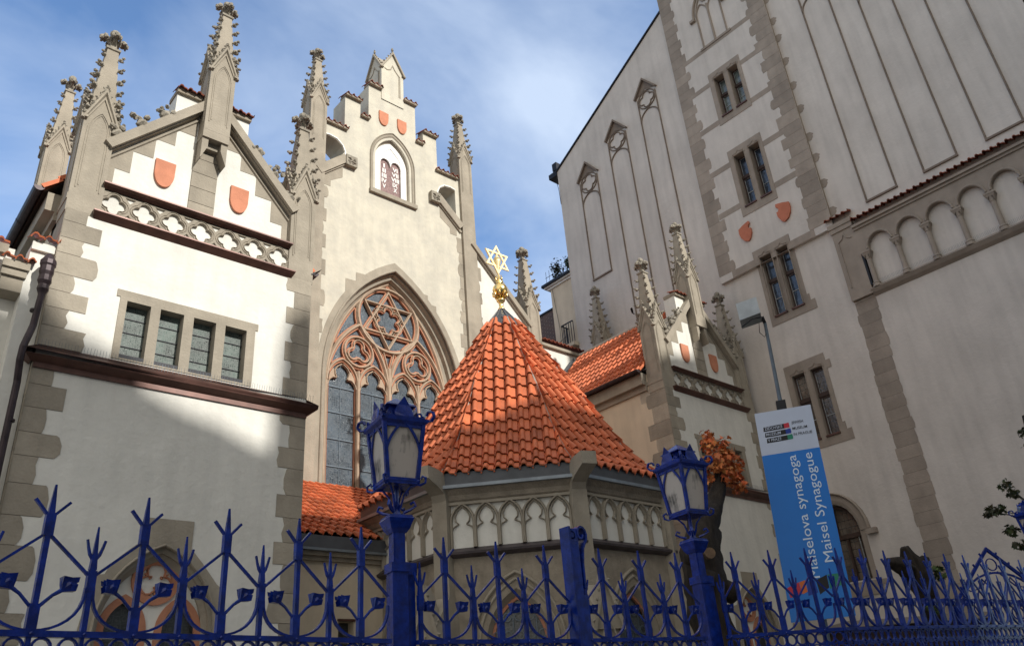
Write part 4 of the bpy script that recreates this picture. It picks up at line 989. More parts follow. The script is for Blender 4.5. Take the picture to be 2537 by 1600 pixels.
    g = FY(0); g.lathe((PC[0], -PC[1]), [(0.075, 10.84), (0.085, 10.88), (0.05, 10.93), (0.06, 11.05), (0.105, 11.10), (0.11, 11.13), (0.06, 11.17), (0.05, 11.22), (0.10, 11.26), (0.17, 11.33), (0.185, 11.42), (0.17, 11.50), (0.10, 11.57), (0.06, 11.60), (0.09, 11.64), (0.05, 11.72), (0.025, 11.85), (0.018, 12.0)], 20)
    for i in range(8):
        a = i*math.pi/4; c_, s_ = math.cos(a), math.sin(a)
        g.tube([(PC[0]+0.06*c_, 11.20, -PC[1]+0.06*s_), (PC[0]+0.17*c_, 11.25, -PC[1]+0.17*s_), (PC[0]+0.195*c_, 11.36, -PC[1]+0.195*s_)], [0.03, 0.03, 0.012], 5)
        if i % 2 == 0: g.tube([(PC[0]+0.04*c_, 11.62, -PC[1]+0.04*s_), (PC[0]+0.11*c_, 11.70, -PC[1]+0.11*s_), (PC[0]+0.08*c_, 11.82, -PC[1]+0.08*s_)], [0.02, 0.02, 0.008], 5)
    fin = obj('gilded_finial', g, 'gold', SYN, smooth=True)
    s = FY(PC[1]); c, z, r = PC[0]-0.02, 12.30, 0.39
    for o_, dd in ((90, 0), (270, 0.004)):
        s.strip([(c+r*math.cos(R(o_+120*k)), z+r*math.sin(R(o_+120*k))) for k in range(3)], 0.045, -0.018-dd, 0.018+dd, closed=True)
    s.lathe((c, 0), [(0.02, 11.95), (0.03, 12.0), (0.095, 12.24), (0.10, 12.27), (0.03, 12.28), (0.015, 12.35)], 12)
    s.lathe((c, 0), [(0.07, 12.30), (0.085, 12.33), (0.03, 12.42), (0.012, 12.53)], 10)
    obj('star', s, 'palegold', fin)
porch()
def spotlights():
    for (x, y, z, a) in ((6.47, 12.50, 9.98, 1), (16.98, 12.85, 12.30, -1)):
        b = MB(o=(x, y, z)); b.add([(0, -.03, -.03), (a*.03, .01, -.03), (a*.03, .03, .03), (0, .0, .03), (a*.10, .05, .02), (a*.12, .08, .02), (a*.12, .09, .09), (a*.09, .06, .09)], [(0, 1, 2, 3), (0, 1, 5, 4), (4, 5, 6, 7), (3, 2, 6, 7), (0, 3, 7, 4), (1, 2, 6, 5)])
        b.bar((-a*.06, -.04, 0), (a*.04, 0, 0), 0.025); obj('spotlight', b, 'dark', SYN)
    # dark flashing where the wing roof meets the aisle wall
    f = FY(17.42); f.strip([(16.72, 10.35), (19.20, 13.12)], 0.10, 0.0, 0.02); obj('flashing', f, 'lead', SYN)
    f = FY(0); f.box(17.0, 17.5, 10.42, 10.46, -13.3, -12.75); obj('lead_patch', f, 'zinc', SYN)
spotlights()

# ================================================================== RIGHT NEIGHBOUR
XN = 21.75
def neighbour():
    B = thing('apartment_building', 'tall grey-white apartment building in shade with blind tracery panels and an arcade', 'building', (21.75, 10, 0))
    def F(d=0): return FX(XN-d)
    lights = [(-10.90, -10.48), (-10.28, -9.88)]
    WZ = [(20.83, 22.63, 20.52, 22.95), (16.85, 18.98, 16.52, 19.30), (12.65, 14.78, 12.36, 15.10), (8.47, 10.55, 8.18, 10.92)]
    frames = [[(-11.10, a), (-9.74, a), (-9.74, b), (-11.10, b)] for (_, _, a, b) in WZ]
    lowa = arch(-10.8, 5.72, 0.72, 6.60, 10, low=4.46)
    lowa = rarch(-10.8, 5.72, 0.72, 12, low=4.46, k=1.2)
    w = F()
    w.plate([(-19.35, 0), (-1.62, 0), (-1.62, 23.4), (-8.3, 27.2), (-8.3, 30.5), (-12.48, 30.5), (-12.48, 27.72), (-19.35, 23.75)], frames+[lowa], -0.4, 0)
    wl = obj('wall', w, 'greyplaster', B)
    w = F(); w.add([(-19.35, 0, 0), (-19.35, 0, -9), (-19.35, 23.75, -9), (-19.35, 23.75, 0)], [(0, 1, 2, 3)]); w.add([(-1.62, 0, 0), (-1.62, 0, -9), (-1.62, 23.4, -9), (-1.62, 23.4, 0)], [(0, 1, 2, 3)]); obj('end_wall', w, 'greyplaster', B)
    r = F(); 
    for (a, b) in (((-19.50, 23.66), (-12.48, 27.72)), ((-1.5, 23.3), (-8.3, 27.2))):
        r.add([(a[0], a[1]+0.02, 0.06), (b[0], b[1]+0.02, 0.06), (b[0], b[1]+0.02, -9), (a[0], a[1]+0.02, -9), (a[0], a[1]+0.10, 0.06), (b[0], b[1]+0.10, 0.06), (b[0], b[1]+0.10, -9), (a[0], a[1]+0.10, -9)], [(0, 1, 2, 3), (4, 5, 6, 7), (0, 1, 5, 4), (3, 2, 6, 7), (0, 3, 7, 4)])
    r.box(-19.85, -19.35, 23.60, 23.85, -8, 0.05); r.box(-19.62, -19.36, 23.95, 24.35, -0.5, 0.0)
    obj('roof', r, 'dark', B)
    c = F(); c.tube([(-19.37, 23.6, 0.03), (-19.42, 23.2, 0.035), (-19.36, 22.8, 0.03), (-19.34, 22.0, 0.02)], 0.012, 5); obj('cable', c, 'dark', B)
    # tower plate
    t = F()
    t.plate([(-12.48, 14.56), (-11.11, 14.56), (-11.11, 15.11), (-9.73, 15.11), (-9.73, 14.56), (-8.30, 14.56), (-8.30, 30), (-12.48, 30)], frames[:2], 0, 0.13)
    obj('tower_wall', t, 'plaster' if False else 'greyplaster', B)
    q = F(0.13); j = F(0.13)
    quoin_courses(q, j, -12.48, 1, 14.82, 29.5, 0.50, 0.66, 0.42, rough=0.05); quoin_courses(q, j, -8.30, -1, 14.82, 29.5, 0.60, 0.76, 0.42, rough=0.05)
    for z0, z1 in ((14.56, 14.82), (16.90, 17.12), (18.66, 18.88), (20.60, 20.82), (22.42, 22.62), (24.08, 24.28)):
        for (u0, u1) in ((-11.98, -11.10), (-9.74, -8.90)) if z0 < 23 else ((-11.98, -8.9),):
            q.plate([(u0, z0), (u1, z0), (u1, z1), (u0, z1)], (), 0, 0.007)
    qo = obj('quoins', q, 'nstone', B); obj('joints', j, 'njoint', qo)
    q = F(); v = 15.0
    while v < 29:
        q.plate([(-8.30, v), (-8.19, v), (-8.11, v+0.10), (-8.12, v+0.17), (-8.07, v+0.20), (-8.17, v+0.31), (-8.30, v+0.32)], (), 0, 0.012); v += random.uniform(0.8, 1.2)
    q.box(-8.36, -8.295, 14.56, 29.5, 0, 0.10)
    obj('corner_stones', q, 'nstone', B)
    # main quoin strip and pier
    q = F(); j = F()
    def strip_course(v0, v1, la, lb, ra, rb):
        v = v0
        while v < v1-0.05:
            h = min(random.uniform(0.32, 0.42), v1-v); t_ = (v-v0)/(v1-v0); l_ = la+(lb-la)*t_+random.uniform(-0.03, 0.03); r_ = ra+(rb-ra)*t_+random.uniform(-0.03, 0.03)
            g = random.uniform(0.0, 0.022); q.tint = random.uniform(-1, 1)
            q.plate([(l_, v+.004), (r_, v+.004), (r_+g, v+h*.4), (r_-g*.5, v+h-.004), (l_, v+h-.004), (l_-g, v+h*.5)], (), 0, 0.010)
            j.plate([(l_+.05, v), (r_-.05, v), (r_-.05, v+h), (l_+.05, v+h)], (), 0, 0.006); v += h
    strip_course(0.2, 12.0, -8.66, -8.42, -8.02, -7.80)
    q.tint = 0
    qo = obj('corner_strip', q, 'nstone', B); obj('joints', j, 'njoint', qo)
    p = F(); p.box(-8.42, -7.76, 12.0, 14.56, 0, 0.15); p.box(-8.46, -7.72, 14.45, 14.60, 0, 0.22); p.box(-8.44, -7.74, 14.30, 14.45, 0, 0.19)
    p.strip([(-8.30, 13.95), (-8.16, 14.02), (-8.09, 14.18), (-8.02, 14.02), (-7.88, 13.95)], 0.03, 0.14, 0.18); p.strip([(-8.30, 13.95), (-8.30, 12.4)], 0.03, 0.14, 0.175)
    obj('pier', p, 'nstone', B)
    tl = MB(); tiles(tl, (XN+0.1, 8.50, 14.92), (0, -1, 0), (-0.90, 0, -0.43), 0.80, 0.42, colw=0.19, row=0.42, amp=0.05, seg=6); obj('pier_tiles', tl, 'oldtile', B)
    # arcade
    a = F(); cs = [-7.16, -6.29, -5.43, -4.56, -3.70, -2.84, -1.98]; hw = 0.335
    hs = [rarch(c, 13.36, hw, 12, low=13.30, k=1.15) for c in cs]
    a.plate([(-7.76, 13.30)]+[p for h in hs for p in h]+[(-1.62, 13.30), (-1.62, 14.16), (-7.76, 14.16)], (), 0, 0.15)
    for c in cs: a.strip(rarch(c, 13.36, hw+0.035, 12, k=1.12), 0.07, 0.14, 0.19, prof='round')
    a.box(-7.76, -1.62, 14.08, 14.16, 0.0, 0.20); a.box(-7.76, -1.62, 14.16, 14.24, 0.0, 0.26)
    a.add([(-7.80, 12.10, 0.20), (-1.62, 12.10, 0.20), (-1.62, 12.0, 0.12), (-7.80, 12.0, 0.12), (-7.78, 12.24, 0.0), (-1.62, 12.24, 0.0), (-1.62, 11.92, 0), (-7.78, 11.92, 0)], [(0, 1, 5, 4), (0, 3, 2, 1), (3, 7, 6, 2), (0, 4, 7, 3)])
    ao = obj('arcade', a, 'nstone', B)
    for i in range(len(cs)):
        uc = cs[i]-0.43 if i else -7.60
        c = F(); 
        c.lathe((uc, 0.10), [(0.13, 12.12), (0.13, 12.17), (0.10, 12.21), (0.115, 12.25), (0.075, 12.30), (0.07, 13.04), (0.085, 13.06), (0.07, 13.09)], 12)
        c.add([(uc-.07, 13.08, .03), (uc+.07, 13.08, .03), (uc+.07, 13.08, .17), (uc-.07, 13.08, .17), (uc-.13, 13.25, -.0), (uc+.13, 13.25, -.0), (uc+.13, 13.25, .22), (uc-.13, 13.25, .22)], [(0, 1, 5, 4), (1, 2, 6, 5), (2, 3, 7, 6), (3, 0, 4, 7)])
        c.box(uc-.14, uc+.14, 13.25, 13.31, -0.0, .23)
        for s in (-1, 1): c.blob((uc+s*0.09, 13.19, 0.19), 0.03); c.strip(arch(uc, 13.10, 0.06, 13.21, 5), 0.015, 0.12, 0.20)
        obj('column', c, 'nstone', B)
    w = F(); w.plate([(-7.74, 12.2), (-1.62, 12.2), (-1.62, 14.0), (-7.74, 14.0)], (), 0, 0.004); obj('arcade_recess_wall', w, 'greyplaster', B)
    s = F(); s.box(-7.755, -7.70, 12.24, 13.25, 0.0, 0.152); obj('painted_shade_strip', s, 'dark', B)  # dark box painted in for the shade of the recess beside the column
    s = F(); u = -7.6
    while u < -1.7: s.bar((u, 12.24, 0.06), (u+random.uniform(-.01, .01), 12.36, 0.07), 0.004); u += 0.04
    obj('bird_spikes', s, 'greymetal', B)
    tl = MB(); tiles(tl, (XN+0.05, 7.70, 14.52), (0, -1, 0), (-0.92, 0, -0.40), 6.1, 0.42, colw=0.19, row=0.42, amp=0.055, seg=6); obj('arcade_tiles', tl, 'oldtile', B)
    # blind tracery panels
    def panel(c, hw, spring, base, top=True):
        b = F()
        b.strip([(c-hw, base), (c-hw, spring+1.2)], 0.055, 0, 0.05, prof='cham'); b.strip([(c+hw, base), (c+hw, spring+1.2)], 0.055, 0, 0.05, prof='cham')
        b.strip([(c-hw-.03, base), (c+hw+.03, base)], 0.06, 0, 0.055)
        b.strip(arch(c, spring, hw, spring+0.52, 8), 0.06, 0, 0.05, prof='cham')
        zc = spring+1.02
        b.strip(circ(c, zc, hw*0.94, 24), 0.05, 0, 0.045, closed=True, prof='cham'); b.strip(foil(c, zc, 4, hw*0.43, hw*0.40, math.pi/2, 7), 0.055, 0, 0.05, closed=True, prof='cham')
        if top:
            b.plate([(c-hw, spring+1.35), (c, spring+2.0), (c+hw, spring+1.35), (c+hw*0.6, spring+1.42), (c, spring+1.54), (c-hw*0.6, spring+1.42)], (), 0, 0.02)
            b.strip([(c-hw-.10, spring+1.28), (c, spring+2.06), (c+hw+.10, spring+1.28)], 0.07, 0, 0.12)
        obj('blind_panel', b, 'nline', B)
    panel(-17.62, 0.49, 21.08, 17.50); panel(-15.80, 0.49, 22.12, 14.90); panel(-14.0, 0.46, 23.05, 14.85)
    panel(-6.71, 0.46, 22.80, 14.88); panel(-4.97, 0.46, 21.68, 14.88); panel(-3.25, 0.47, 20.55, 14.88)
    # windows
    for i, (g0, g1, f0, f1) in enumerate(WZ):
        pr_ = 0.15 if i < 2 else (0.145 if i == 2 else 0.02)
        b = F()
        out_ = [(-11.10, f0), (-9.74, f0), (-9.74, f1), (-11.10, f1)]
        if i >= 2: out_ = [(-11.10, f0), (-9.70, f0), (-9.52, f0), (-9.52, f0+0.32), (-9.66, f0+0.32), (-9.66, f0+0.55), (-9.74, f0+0.55), (-9.74, f1-0.5), (-9.60, f1-0.5), (-9.60, f1-0.25), (-9.74, f1-0.25), (-9.74, f1), (-11.10, f1)]
        if i == 2: out_ = [(-11.10, f0), (-9.52, f0), (-9.52, f0+0.32), (-9.66, f0+0.32), (-9.66, f0+0.55), (-9.74, f0+0.55), (-9.74, f1), (-11.10, f1)]
        hs = [[(a_, g0), (b_, g0), (b_, g1), (a_, g1)] for a_, b_ in lights]
        b.plate(out_, hs, -0.20, pr_ if i != 2 else 0.02)
        if i == 2: b.plate([(-11.10, 14.56), (-9.74, 14.56), (-9.74, f1), (-11.10, f1)], [[(a_, 14.57), (b_, 14.57), (b_, g1), (a_, g1)] for a_, b_ in lights], 0.0, 0.142)
        for a_, b_ in lights:
            pp = pr_ if i != 2 else 0.142
            m_ = (a_+b_)/2; b.strip([(a_-.05, g1-0.03), (a_-.02, g1+0.07), (m_-.08, g1+0.08), (m_, g1+0.17), (m_+.08, g1+0.08), (b_+.02, g1+0.07), (b_+.05, g1-0.03)], 0.022, pp-0.01, pp+0.02)
            b.strip([(a_-.02, g0), (a_-.02, g1+.02), (b_+.02, g1+.02), (b_+.02, g0)], 0.03, pp-0.05, pp+0.012, prof='cham')
        W = obj('window', b, 'nstone', B)
        for a_, b_ in lights:
            g = F(); g.add([(a_, g0, -0.17), (b_, g0, -0.17), (b_, g1, -0.17), (a_, g1, -0.17)], [(0, 1, 2, 3)]); obj('pane', g, ['clearglass', 'blueglass', 'blueglass', 'brownglass'][i], W)
            h = F(); tr = g0+(g1-g0)*0.60
            for (z0, z1) in ((g0+.02, tr-.05), (tr+.05, g1-.02)):
                h.strip([(a_+.03, z0+.02), (b_-.03, z0+.02), (b_-.03, z1-.02), (a_+.03, z1-.02)], 0.045, -0.17, -0.12, closed=True)
            h.box(a_, b_, tr-.045, tr+.045, -0.17, -0.09); obj('casement', h, 'wood', W)
            h = F(); 
            for (z0, z1) in ((g0+.04, tr-.07), (tr+.07, g1-.04)): h.strip([(a_+.06, z0+.02), (b_-.06, z0+.02), (b_-.06, z1-.02), (a_+.06, z1-.02)], 0.012, -0.16, -0.135, closed=True)
            h.box(a_+.05, b_-.05, (g0+tr)/2-.01, (g0+tr)/2+.01, -0.165, -0.15)
            obj('glazing_bead', h, 'palegrey', W)
            h = F(); h.box(a_-.02, b_+.02, g0-.04, g0+.01, -0.15, (pr_ if i != 2 else 0.02)+.05); obj('sill', h, 'copper', W)
    # traceried blind window at the top of the tower
    b = F(0.13); b.strip(arch(-10.42, 25.85, 0.66, 27.2, 10), 0.10, 0, 0.09, prof='round'); b.strip(arch(-10.42, 25.85, 0.53, 27.0, 10, low=24.28), 0.07, 0, 0.05, prof='cham')
    b.strip([(-10.42, 24.28), (-10.42, 26.2)], 0.09, 0, 0.06, prof='cham')
    for s in (-1, 1): b.strip(arch(-10.42+s*.27, 25.85, 0.26, 26.38, 8), 0.06, 0, 0.05, prof='cham'); b.box(-10.42+s*.72-.11, -10.42+s*.72+.11, 25.74, 25.86, 0, 0.12)
    b.strip(circ(-10.42, 26.62, 0.2, 16), 0.05, 0, 0.05, closed=True); b.box(-11.1, -9.75, 24.20, 24.30, 0, 0.04)
    obj('blind_window', b, 'nstone', B)
    # low arched window
    b = F(); b.strip(rarch(-10.8, 5.72, 0.86, 14, k=1.18), 0.26, 0, 0.06, prof='cham'); b.strip(rarch(-10.8, 5.72, 1.0, 14, k=1.15), 0.06, 0, 0.14, prof='round')
    for s in (-1, 1):
        b.box(-10.8+s*1.06-.14, -10.8+s*1.06+.14, 5.56, 5.70, 0, 0.15)
        b.plate([(-10.8+s*.72, 4.46), (-10.8+s*.86, 4.46), (-10.8+s*.86, 5.7), (-10.8+s*.72, 5.7)][::s], (), 0, 0.02)
    b.plate([(-11.75, 4.05), (-9.85, 4.05), (-9.85, 4.28), (-9.72, 4.28), (-9.72, 4.40), (-11.75, 4.46)], (), 0, 0.03)
    b.loft(rarch(-10.8, 5.72, 0.72, 12, low=4.46, k=1.2), rarch(-10.8, 5.72, 0.68, 12, low=4.46, k=1.2), 0.03, -0.3)
    W = obj('arched_window', b, 'nstone', B)
    g = F(); g.plate(rarch(-10.8, 5.72, 0.72, 12, low=4.46, k=1.2), (), -0.22, -0.22); obj('pane', g, 'brownglass', W)
    h = F(); h.strip(rarch(-10.8, 5.72, 0.66, 12, low=4.46, k=1.2), 0.07, -0.22, -0.15); h.box(-11.5, -10.1, 5.60, 5.72, -0.22, -0.12)
    for u in (-11.02, -10.58): h.box(u-.03, u+.03, 4.46, 5.6, -0.22, -0.14)
    h.box(-10.83, -10.77, 5.7, 6.5, -.22, -.15)
    obj('casement', h, 'wood', W)
    h = F()
    for u in (-10.99, -10.61, -10.24, -11.36): h.box(u-.008, u+.008, 4.5, 5.6, -0.2, -0.16)
    obj('glazing_bead', h, 'palegrey', W)
    # notched jousting shields
    def jshield(u0, u1, v1, v0, flip):
        m_ = u1-u0; h = v1-v0
        P = [(0.02, 0.80), (0.45, 0.92), (0.93, 1.0), (0.97, 0.86), (0.84, 0.78), (0.80, 0.68), (0.88, 0.60), (1.0, 0.60), (0.98, 0.35), (0.78, 0.08), (0.60, 0.0), (0.30, 0.10), (0.08, 0.32), (0.0, 0.56)]
        if flip: P = [(1-a_, b_) for a_, b_ in reversed(P)]
        b = F(0.13); b.plate([(u0+a_*m_, v0+b_*h) for a_, b_ in P], (), 0, 0.07); obj('shield', b, 'nshield', B)
    jshield(-11.36, -10.90, 16.26, 15.54, False); jshield(-9.90, -9.40, 16.30, 15.54, True)
    return B
neighbour()

def back_buildings():
    Y = thing('yellow_house', 'pale yellow house behind the synagogue with a roof terrace and a dark iron railing', 'building', (23.8, 21, 0))
    X0 = 21.9
    w = FX(X0); w.box(-20.72, -19.40, 0, 18.35, -5, 0); obj('wall', w, 'yellow', Y)
    w = FX(X0); w.box(-20.86, -19.37, 18.35, 18.45, -5, 0.06); w.box(-20.98, -19.37, 18.45, 18.52, -5, 0.14); obj('cornice', w, 'plaster', Y)
    w = FX(X0); w.box(-21.05, -19.37, 18.52, 18.64, -5, 0.22); obj('gutter', w, 'dark', Y)
    r = FX(X0)
    for z in (18.66, 19.0): r.bar((-20.9, z, 0.05), (-19.4, z, 0.05), 0.015)
    for i in range(8): r.bar((-20.85+i*0.2, 18.6, 0.05), (-20.85+i*0.2, 19.3, 0.05), 0.012)
    obj('terrace_railing', r, 'dark', Y)
    b = FX(X0); b.box(-20.0, -19.37, 15.12, 15.26, 0.0, 0.40); bo = obj('balcony', b, 'yellow', Y)
    r = FX(X0)
    for d, us in ((0.38, [-19.98+i*0.13 for i in range(6)]),):
        for u in us: r.bar((u, 15.26, d), (u, 16.16, d), 0.022)
    for i in range(5): r.bar((-19.99, 15.26, 0.05+0.08*i), (-19.99, 16.16, 0.05+0.08*i), 0.02)
    r.bar((-20.0, 16.17, 0.38), (-19.35, 16.17, 0.38), 0.04); r.bar((-19.99, 16.17, 0.0), (-19.99, 16.17, 0.39), 0.04)
    obj('railing', r, 'dark', bo)
    c = FX(X0); c.tube([(-20.6, 18.3, 0.015), (-20.5, 17.2, 0.015), (-20.42, 16.4, 0.015), (-20.45, 15.0, 0.015)], 0.008, 4); c.tube([(-20.7, 15.72, 0.012), (-20.0, 15.9, 0.012)], 0.008, 4); obj('cable', c, 'dark', Y)
    K = thing('brick_house', 'dark brick gable wall in the gap between the nave and the yellow house', 'building', (24, 24, 0))
    w = FX(X0+0.15); w.box(-28, -20.72, 0, 17.5, -6, 0); obj('wall', w, 'brick', K)
    w = FX(X0+0.15); w.box(-28, -20.72, 17.5, 17.58, -6, 0.05); obj('roof', w, 'dark', K)
back_buildings()

# ================================================================== LEFT NEIGHBOUR
def left_house():
    B = thing('low_house', 'white plastered house wall with red tile coping beside the drainpipe', 'building', (-0.5, 12.9, 0))
    f = FY(12.95); f.plate([(-6, 0), (1.96, 0), (1.96, 8.65), (1.5, 8.65), (1.5, 9.0), (-6, 9.0)], (), -0.6, 0, back=True); obj('wall', f, 'plaster', B)
    f = FY(12.62); f.plate([(1.66, 0), (1.985, 0), (1.985, 8.98), (1.66, 8.98)], (), -0.35, 0); 
    f.box(1.66, 1.985, 8.88, 9.02, 0, 0.06)
    obj('stepped_pier', f, 'plaster', B)
    f = FY(12.62); f.plate([(1.36, 8.1), (1.66, 8.1), (1.66, 8.58), (1.36, 8.58)], (), -0.33, 0.0); f.box(1.34, 1.68, 8.34, 8.46, 0, 0.05); f.box(1.33, 1.70, 8.46, 8.58, 0, 0.09)
    obj('pier_cornice', f, 'stone', B)
    t = MB(); tiles(t, (1.30, 12.85, 8.78), (1, 0, 0), (0, -0.88, -0.46), 0.46, 0.42, colw=0.17, row=0.42, amp=0.05, seg=8)
    tiles(t, (1.60, 12.85, 9.24), (1, 0, 0), (0, -0.88, -0.46), 0.42, 0.42, colw=0.19, row=0.42, amp=0.05, seg=8)
    tiles(t, (-6, 13.30, 9.24), (1, 0, 0), (0, -0.9, -0.43), 7.4, 0.46, colw=0.20, row=0.46, amp=0.055, seg=8)
    obj('coping_tiles', t, 'tile', B)
    b = FY(12.95); b.box(-6, 1.4, 8.86, 9.02, 0, 0.08); obj('cornice', b, 'stone', B)
    b = FY(12.95); b.box(-0.5, 1.05, 6.55, 6.78, 0, 0.012); b.box(0.1, 1.0, 5.2, 5.4, 0, 0.01); obj('stone_band', b, 'stone', B)
left_house()
p = FY(0)
p.lathe((1.90, -12.38), [(0.05, 8.02), (0.055, 8.05), (0.085, 8.12), (0.075, 8.2), (0.10, 8.26), (0.09, 8.36), (0.105, 8.42), (0.10, 8.52), (0.115, 8.55), (0.115, 8.62), (0.09, 8.66), (0.05, 8.74), (0.02, 8.76)], 10)
p.tube([(1.90, 8.05, -12.38), (1.88, 7.5, -12.39), (1.84, 7.3, -12.34), (1.80, 7.10, -12.30), (1.80, 6.9, -12.32), (1.84, 6.6, -12.42), (1.86, 0.05, -12.44)], 0.05, 12)
for z in (7.75, 6.0, 4.6, 3.2): p.lathe((1.86, -12.43), [(0.055, z), (0.062, z), (0.062, z+.035), (0.055, z+.035)], 12)
dp = obj('drainpipe', p, 'pipe', None, smooth=False)
dp.parent = SYN; dp.location = Vector(dp.location)-Vector(SYN.location); 

# ================================================================== STREET FENCE
FPOS = [(-0.50, 4.50), (-0.01, 4.54), (0.48, 4.58), (0.97, 4.63), (1.45, 4.68), (1.94, 4.73), (2.43, 4.79), (2.93, 4.84)]
FG = 'blue iron fence panels along the street'
def fence_panel(x0, y0, x1, y1, n, label, first_short=True, ends=(0.5, 0.5)):
    """n tall bars between the two ends"""
    P0 = Vector((x0, y0, 0)); P1 = Vector((x1, y1, 0)); L_ = (P1-P0).length; U = (P1-P0)/L_; N = Vector((U.y, -U.x, 0)); m = L_/n
    T = thing('iron_fence', label, 'fence', tuple(P0), FG)
    def F(): return MB(o=P0, U=U, N=N)
    k = m/0.49
    for (z0_, z1_) in ((2.185, 2.215), (1.955, 1.985), (0.75, 0.79)):
        r = F(); r.box(0, L_, z0_, z1_, -0.022, 0.022); obj('rail', r, 'blue', T)
    g = F(); nn = n*4; w = L_/nn
    for i in range(nn):
        for z in (2.137, 2.034): g.strip(circ((i+.5)*w, z, 0.045, 14), 0.012, -0.010, 0.010, closed=True, prof='box')
    g.box(0, L_, 2.081, 2.089, -0.012, 0.012)
    obj('ring_band', g, 'blue', T)
    def leaf(b, u, v, sg):
        k_ = k
        s = 1.0
        # cupped four-petalled flower seen from the side
        q = 1.02
        for d_ in (0.0, 0.022, -0.022):
            b.add([(u+sg*x*k*q, v+z*q, d_*y) for x, z, y in ((-0.030, -0.036, 0.3), (0.034, -0.030, 1.0), (0.038, 0.0, 1.3), (0.030, 0.006, 1.2), (0.038, 0.012, 1.4), (0.040, 0.036, 1.6), (0.008, 0.033, 1.3), (0.004, 0.026, 1.2), (0.0, 0.034, 1.3), (-0.034, 0.038, 1.5), (-0.034, 0.0, 0.9))], [(0, 1, 2, 3, 10), (10, 3, 4, 5, 6), (10, 6, 7, 8, 9)])
        b.add([(u+sg*x*k*q, v+z*q, y) for x, z, y in ((-0.030, -0.036, -.008), (0.034, -0.030, -.024), (0.034, -0.030, .024), (-0.030, -0.036, .008), (-0.034, 0.038, -.034), (-0.034, 0.038, .034))], [(0, 1, 2, 3), (0, 3, 5, 4)])
        b.blob((u, v, 0.0), (0.030*k, 0.034, 0.034))
    for i in range(n):
        u = (i+.5)*m
        b = F()
        b.box(u-0.014, u+0.014, 2.215, 2.70, -0.014, 0.014); b.box(u-0.025, u+0.025, 2.216, 2.34, -0.016, 0.016); b.box(u-0.024, u+0.024, 2.672, 2.785, -0.016, 0.016)
        b.add([(u-.016, 2.785, -.012), (u+.016, 2.785, -.012), (u+.016, 2.785, .012), (u-.016, 2.785, .012), (u-.005, 2.94, -.005), (u+.005, 2.94, -.005), (u+.005, 2.94, .005), (u-.005, 2.94, .005)], [(0, 1, 5, 4), (1, 2, 6, 5), (2, 3, 7, 6), (3, 0, 4, 7), (4, 5, 6, 7)])
        for s in (-1, 1):
            b.bar((u+s*0.022, 2.785, 0), (u+s*0.085*k, 2.855, 0), 0.014, 0.019, (0, 0, 1))
            b.bar((u+s*0.022, 2.672, 0), (u+s*m*0.47, 2.49, 0), 0.014, 0.018, (0, 0, 1))
        b.box(u-.015, u+.015, 0.79, 1.955, -.012, .012); b.box(u-.012, u+.012, 1.985, 2.185, -.010, .010)
        o = obj('tall_bar', b, 'blue', T)
        b = F()
        for s in (-1, 1):
            b.tube([(u+s*0.022, 2.330, 0), (u+s*0.075*k, 2.385, 0), (u+s*0.120*k, 2.415, 0)], [0.0095, 0.009, 0.012], 6)
            leaf(b, u+s*0.140*k, 2.438, s)
            obj('flower', b, 'blue', o); b = F()
        b = F(); q = m/2-0.018
        P = [(u-q*math.cos(math.pi*t/16), 2.43-0.215*math.sin(math.pi*t/16)**0.8 if 0 < t < 16 else 2.43) for t in range(17)]
        b.strip(P, 0.013, -0.012, 0.012); obj('curved_bar', b, 'blue', o)
        b = F(); us = i*m if first_short else (i+1)*m
        if (i == 0 and first_short) or (i == n-1 and not first_short): us += (0.03 if first_short else -0.03)
        b.box(us-0.0135, us+0.0135, 2.215, 2.52, -0.0135, 0.0135); b.box(us-0.022, us+0.022, 2.41, 2.515, -0.016, 0.016)
        b.add([(us-.018, 2.52, -.014), (us+.018, 2.52, -.014), (us+.018, 2.52, .014), (us-.018, 2.52, .014), (us-.011, 2.62, -.009), (us+.011, 2.62, -.009), (us+.011, 2.62, .009), (us-.011, 2.62, .009), (us-.004, 2.745, -.004), (us+.004, 2.745, -.004), (us+.004, 2.745, .004), (us-.004, 2.745, .004)],
              [(0, 1, 5, 4), (1, 2, 6, 5), (2, 3, 7, 6), (3, 0, 4, 7), (4, 5, 9, 8), (5, 6, 10, 9), (6, 7, 11, 10), (7, 4, 8, 11), (8, 9, 10, 11)])
        for s in (-1, 1): b.tube([(us+s*0.006, 2.575, 0), (us+s*0.024*k, 2.60, 0), (us+s*0.036*k, 2.635, 0), (us+s*0.046*k, 2.675, 0)], [0.011, 0.0105, 0.009, 0.008], 5)
        b.box(us-.012, us+.012, 0.79, 1.955, -.012, .012); b.box(us-.010, us+.010, 1.985, 2.185, -.010, .010)
        for z in (2.2,): b.blob((us, z, 0.024), 0.010); b.blob((u, z, 0.024), 0.010)
        obj('short_bar', b, 'blue', T)
    return T
fence_panel(-0.76, 4.47, 3.19, 4.865, 8, 'long blue iron fence panel in front of the wing with four narrow windows')
fence_panel(3.44, 4.90, 4.90, 4.80, 3, 'blue iron fence panel between the large lamp post and the scroll-topped post')
fence_panel(5.00, 4.76, 6.33, 4.57, 3, 'blue iron fence panel between the scroll-topped post and the second lamp post')
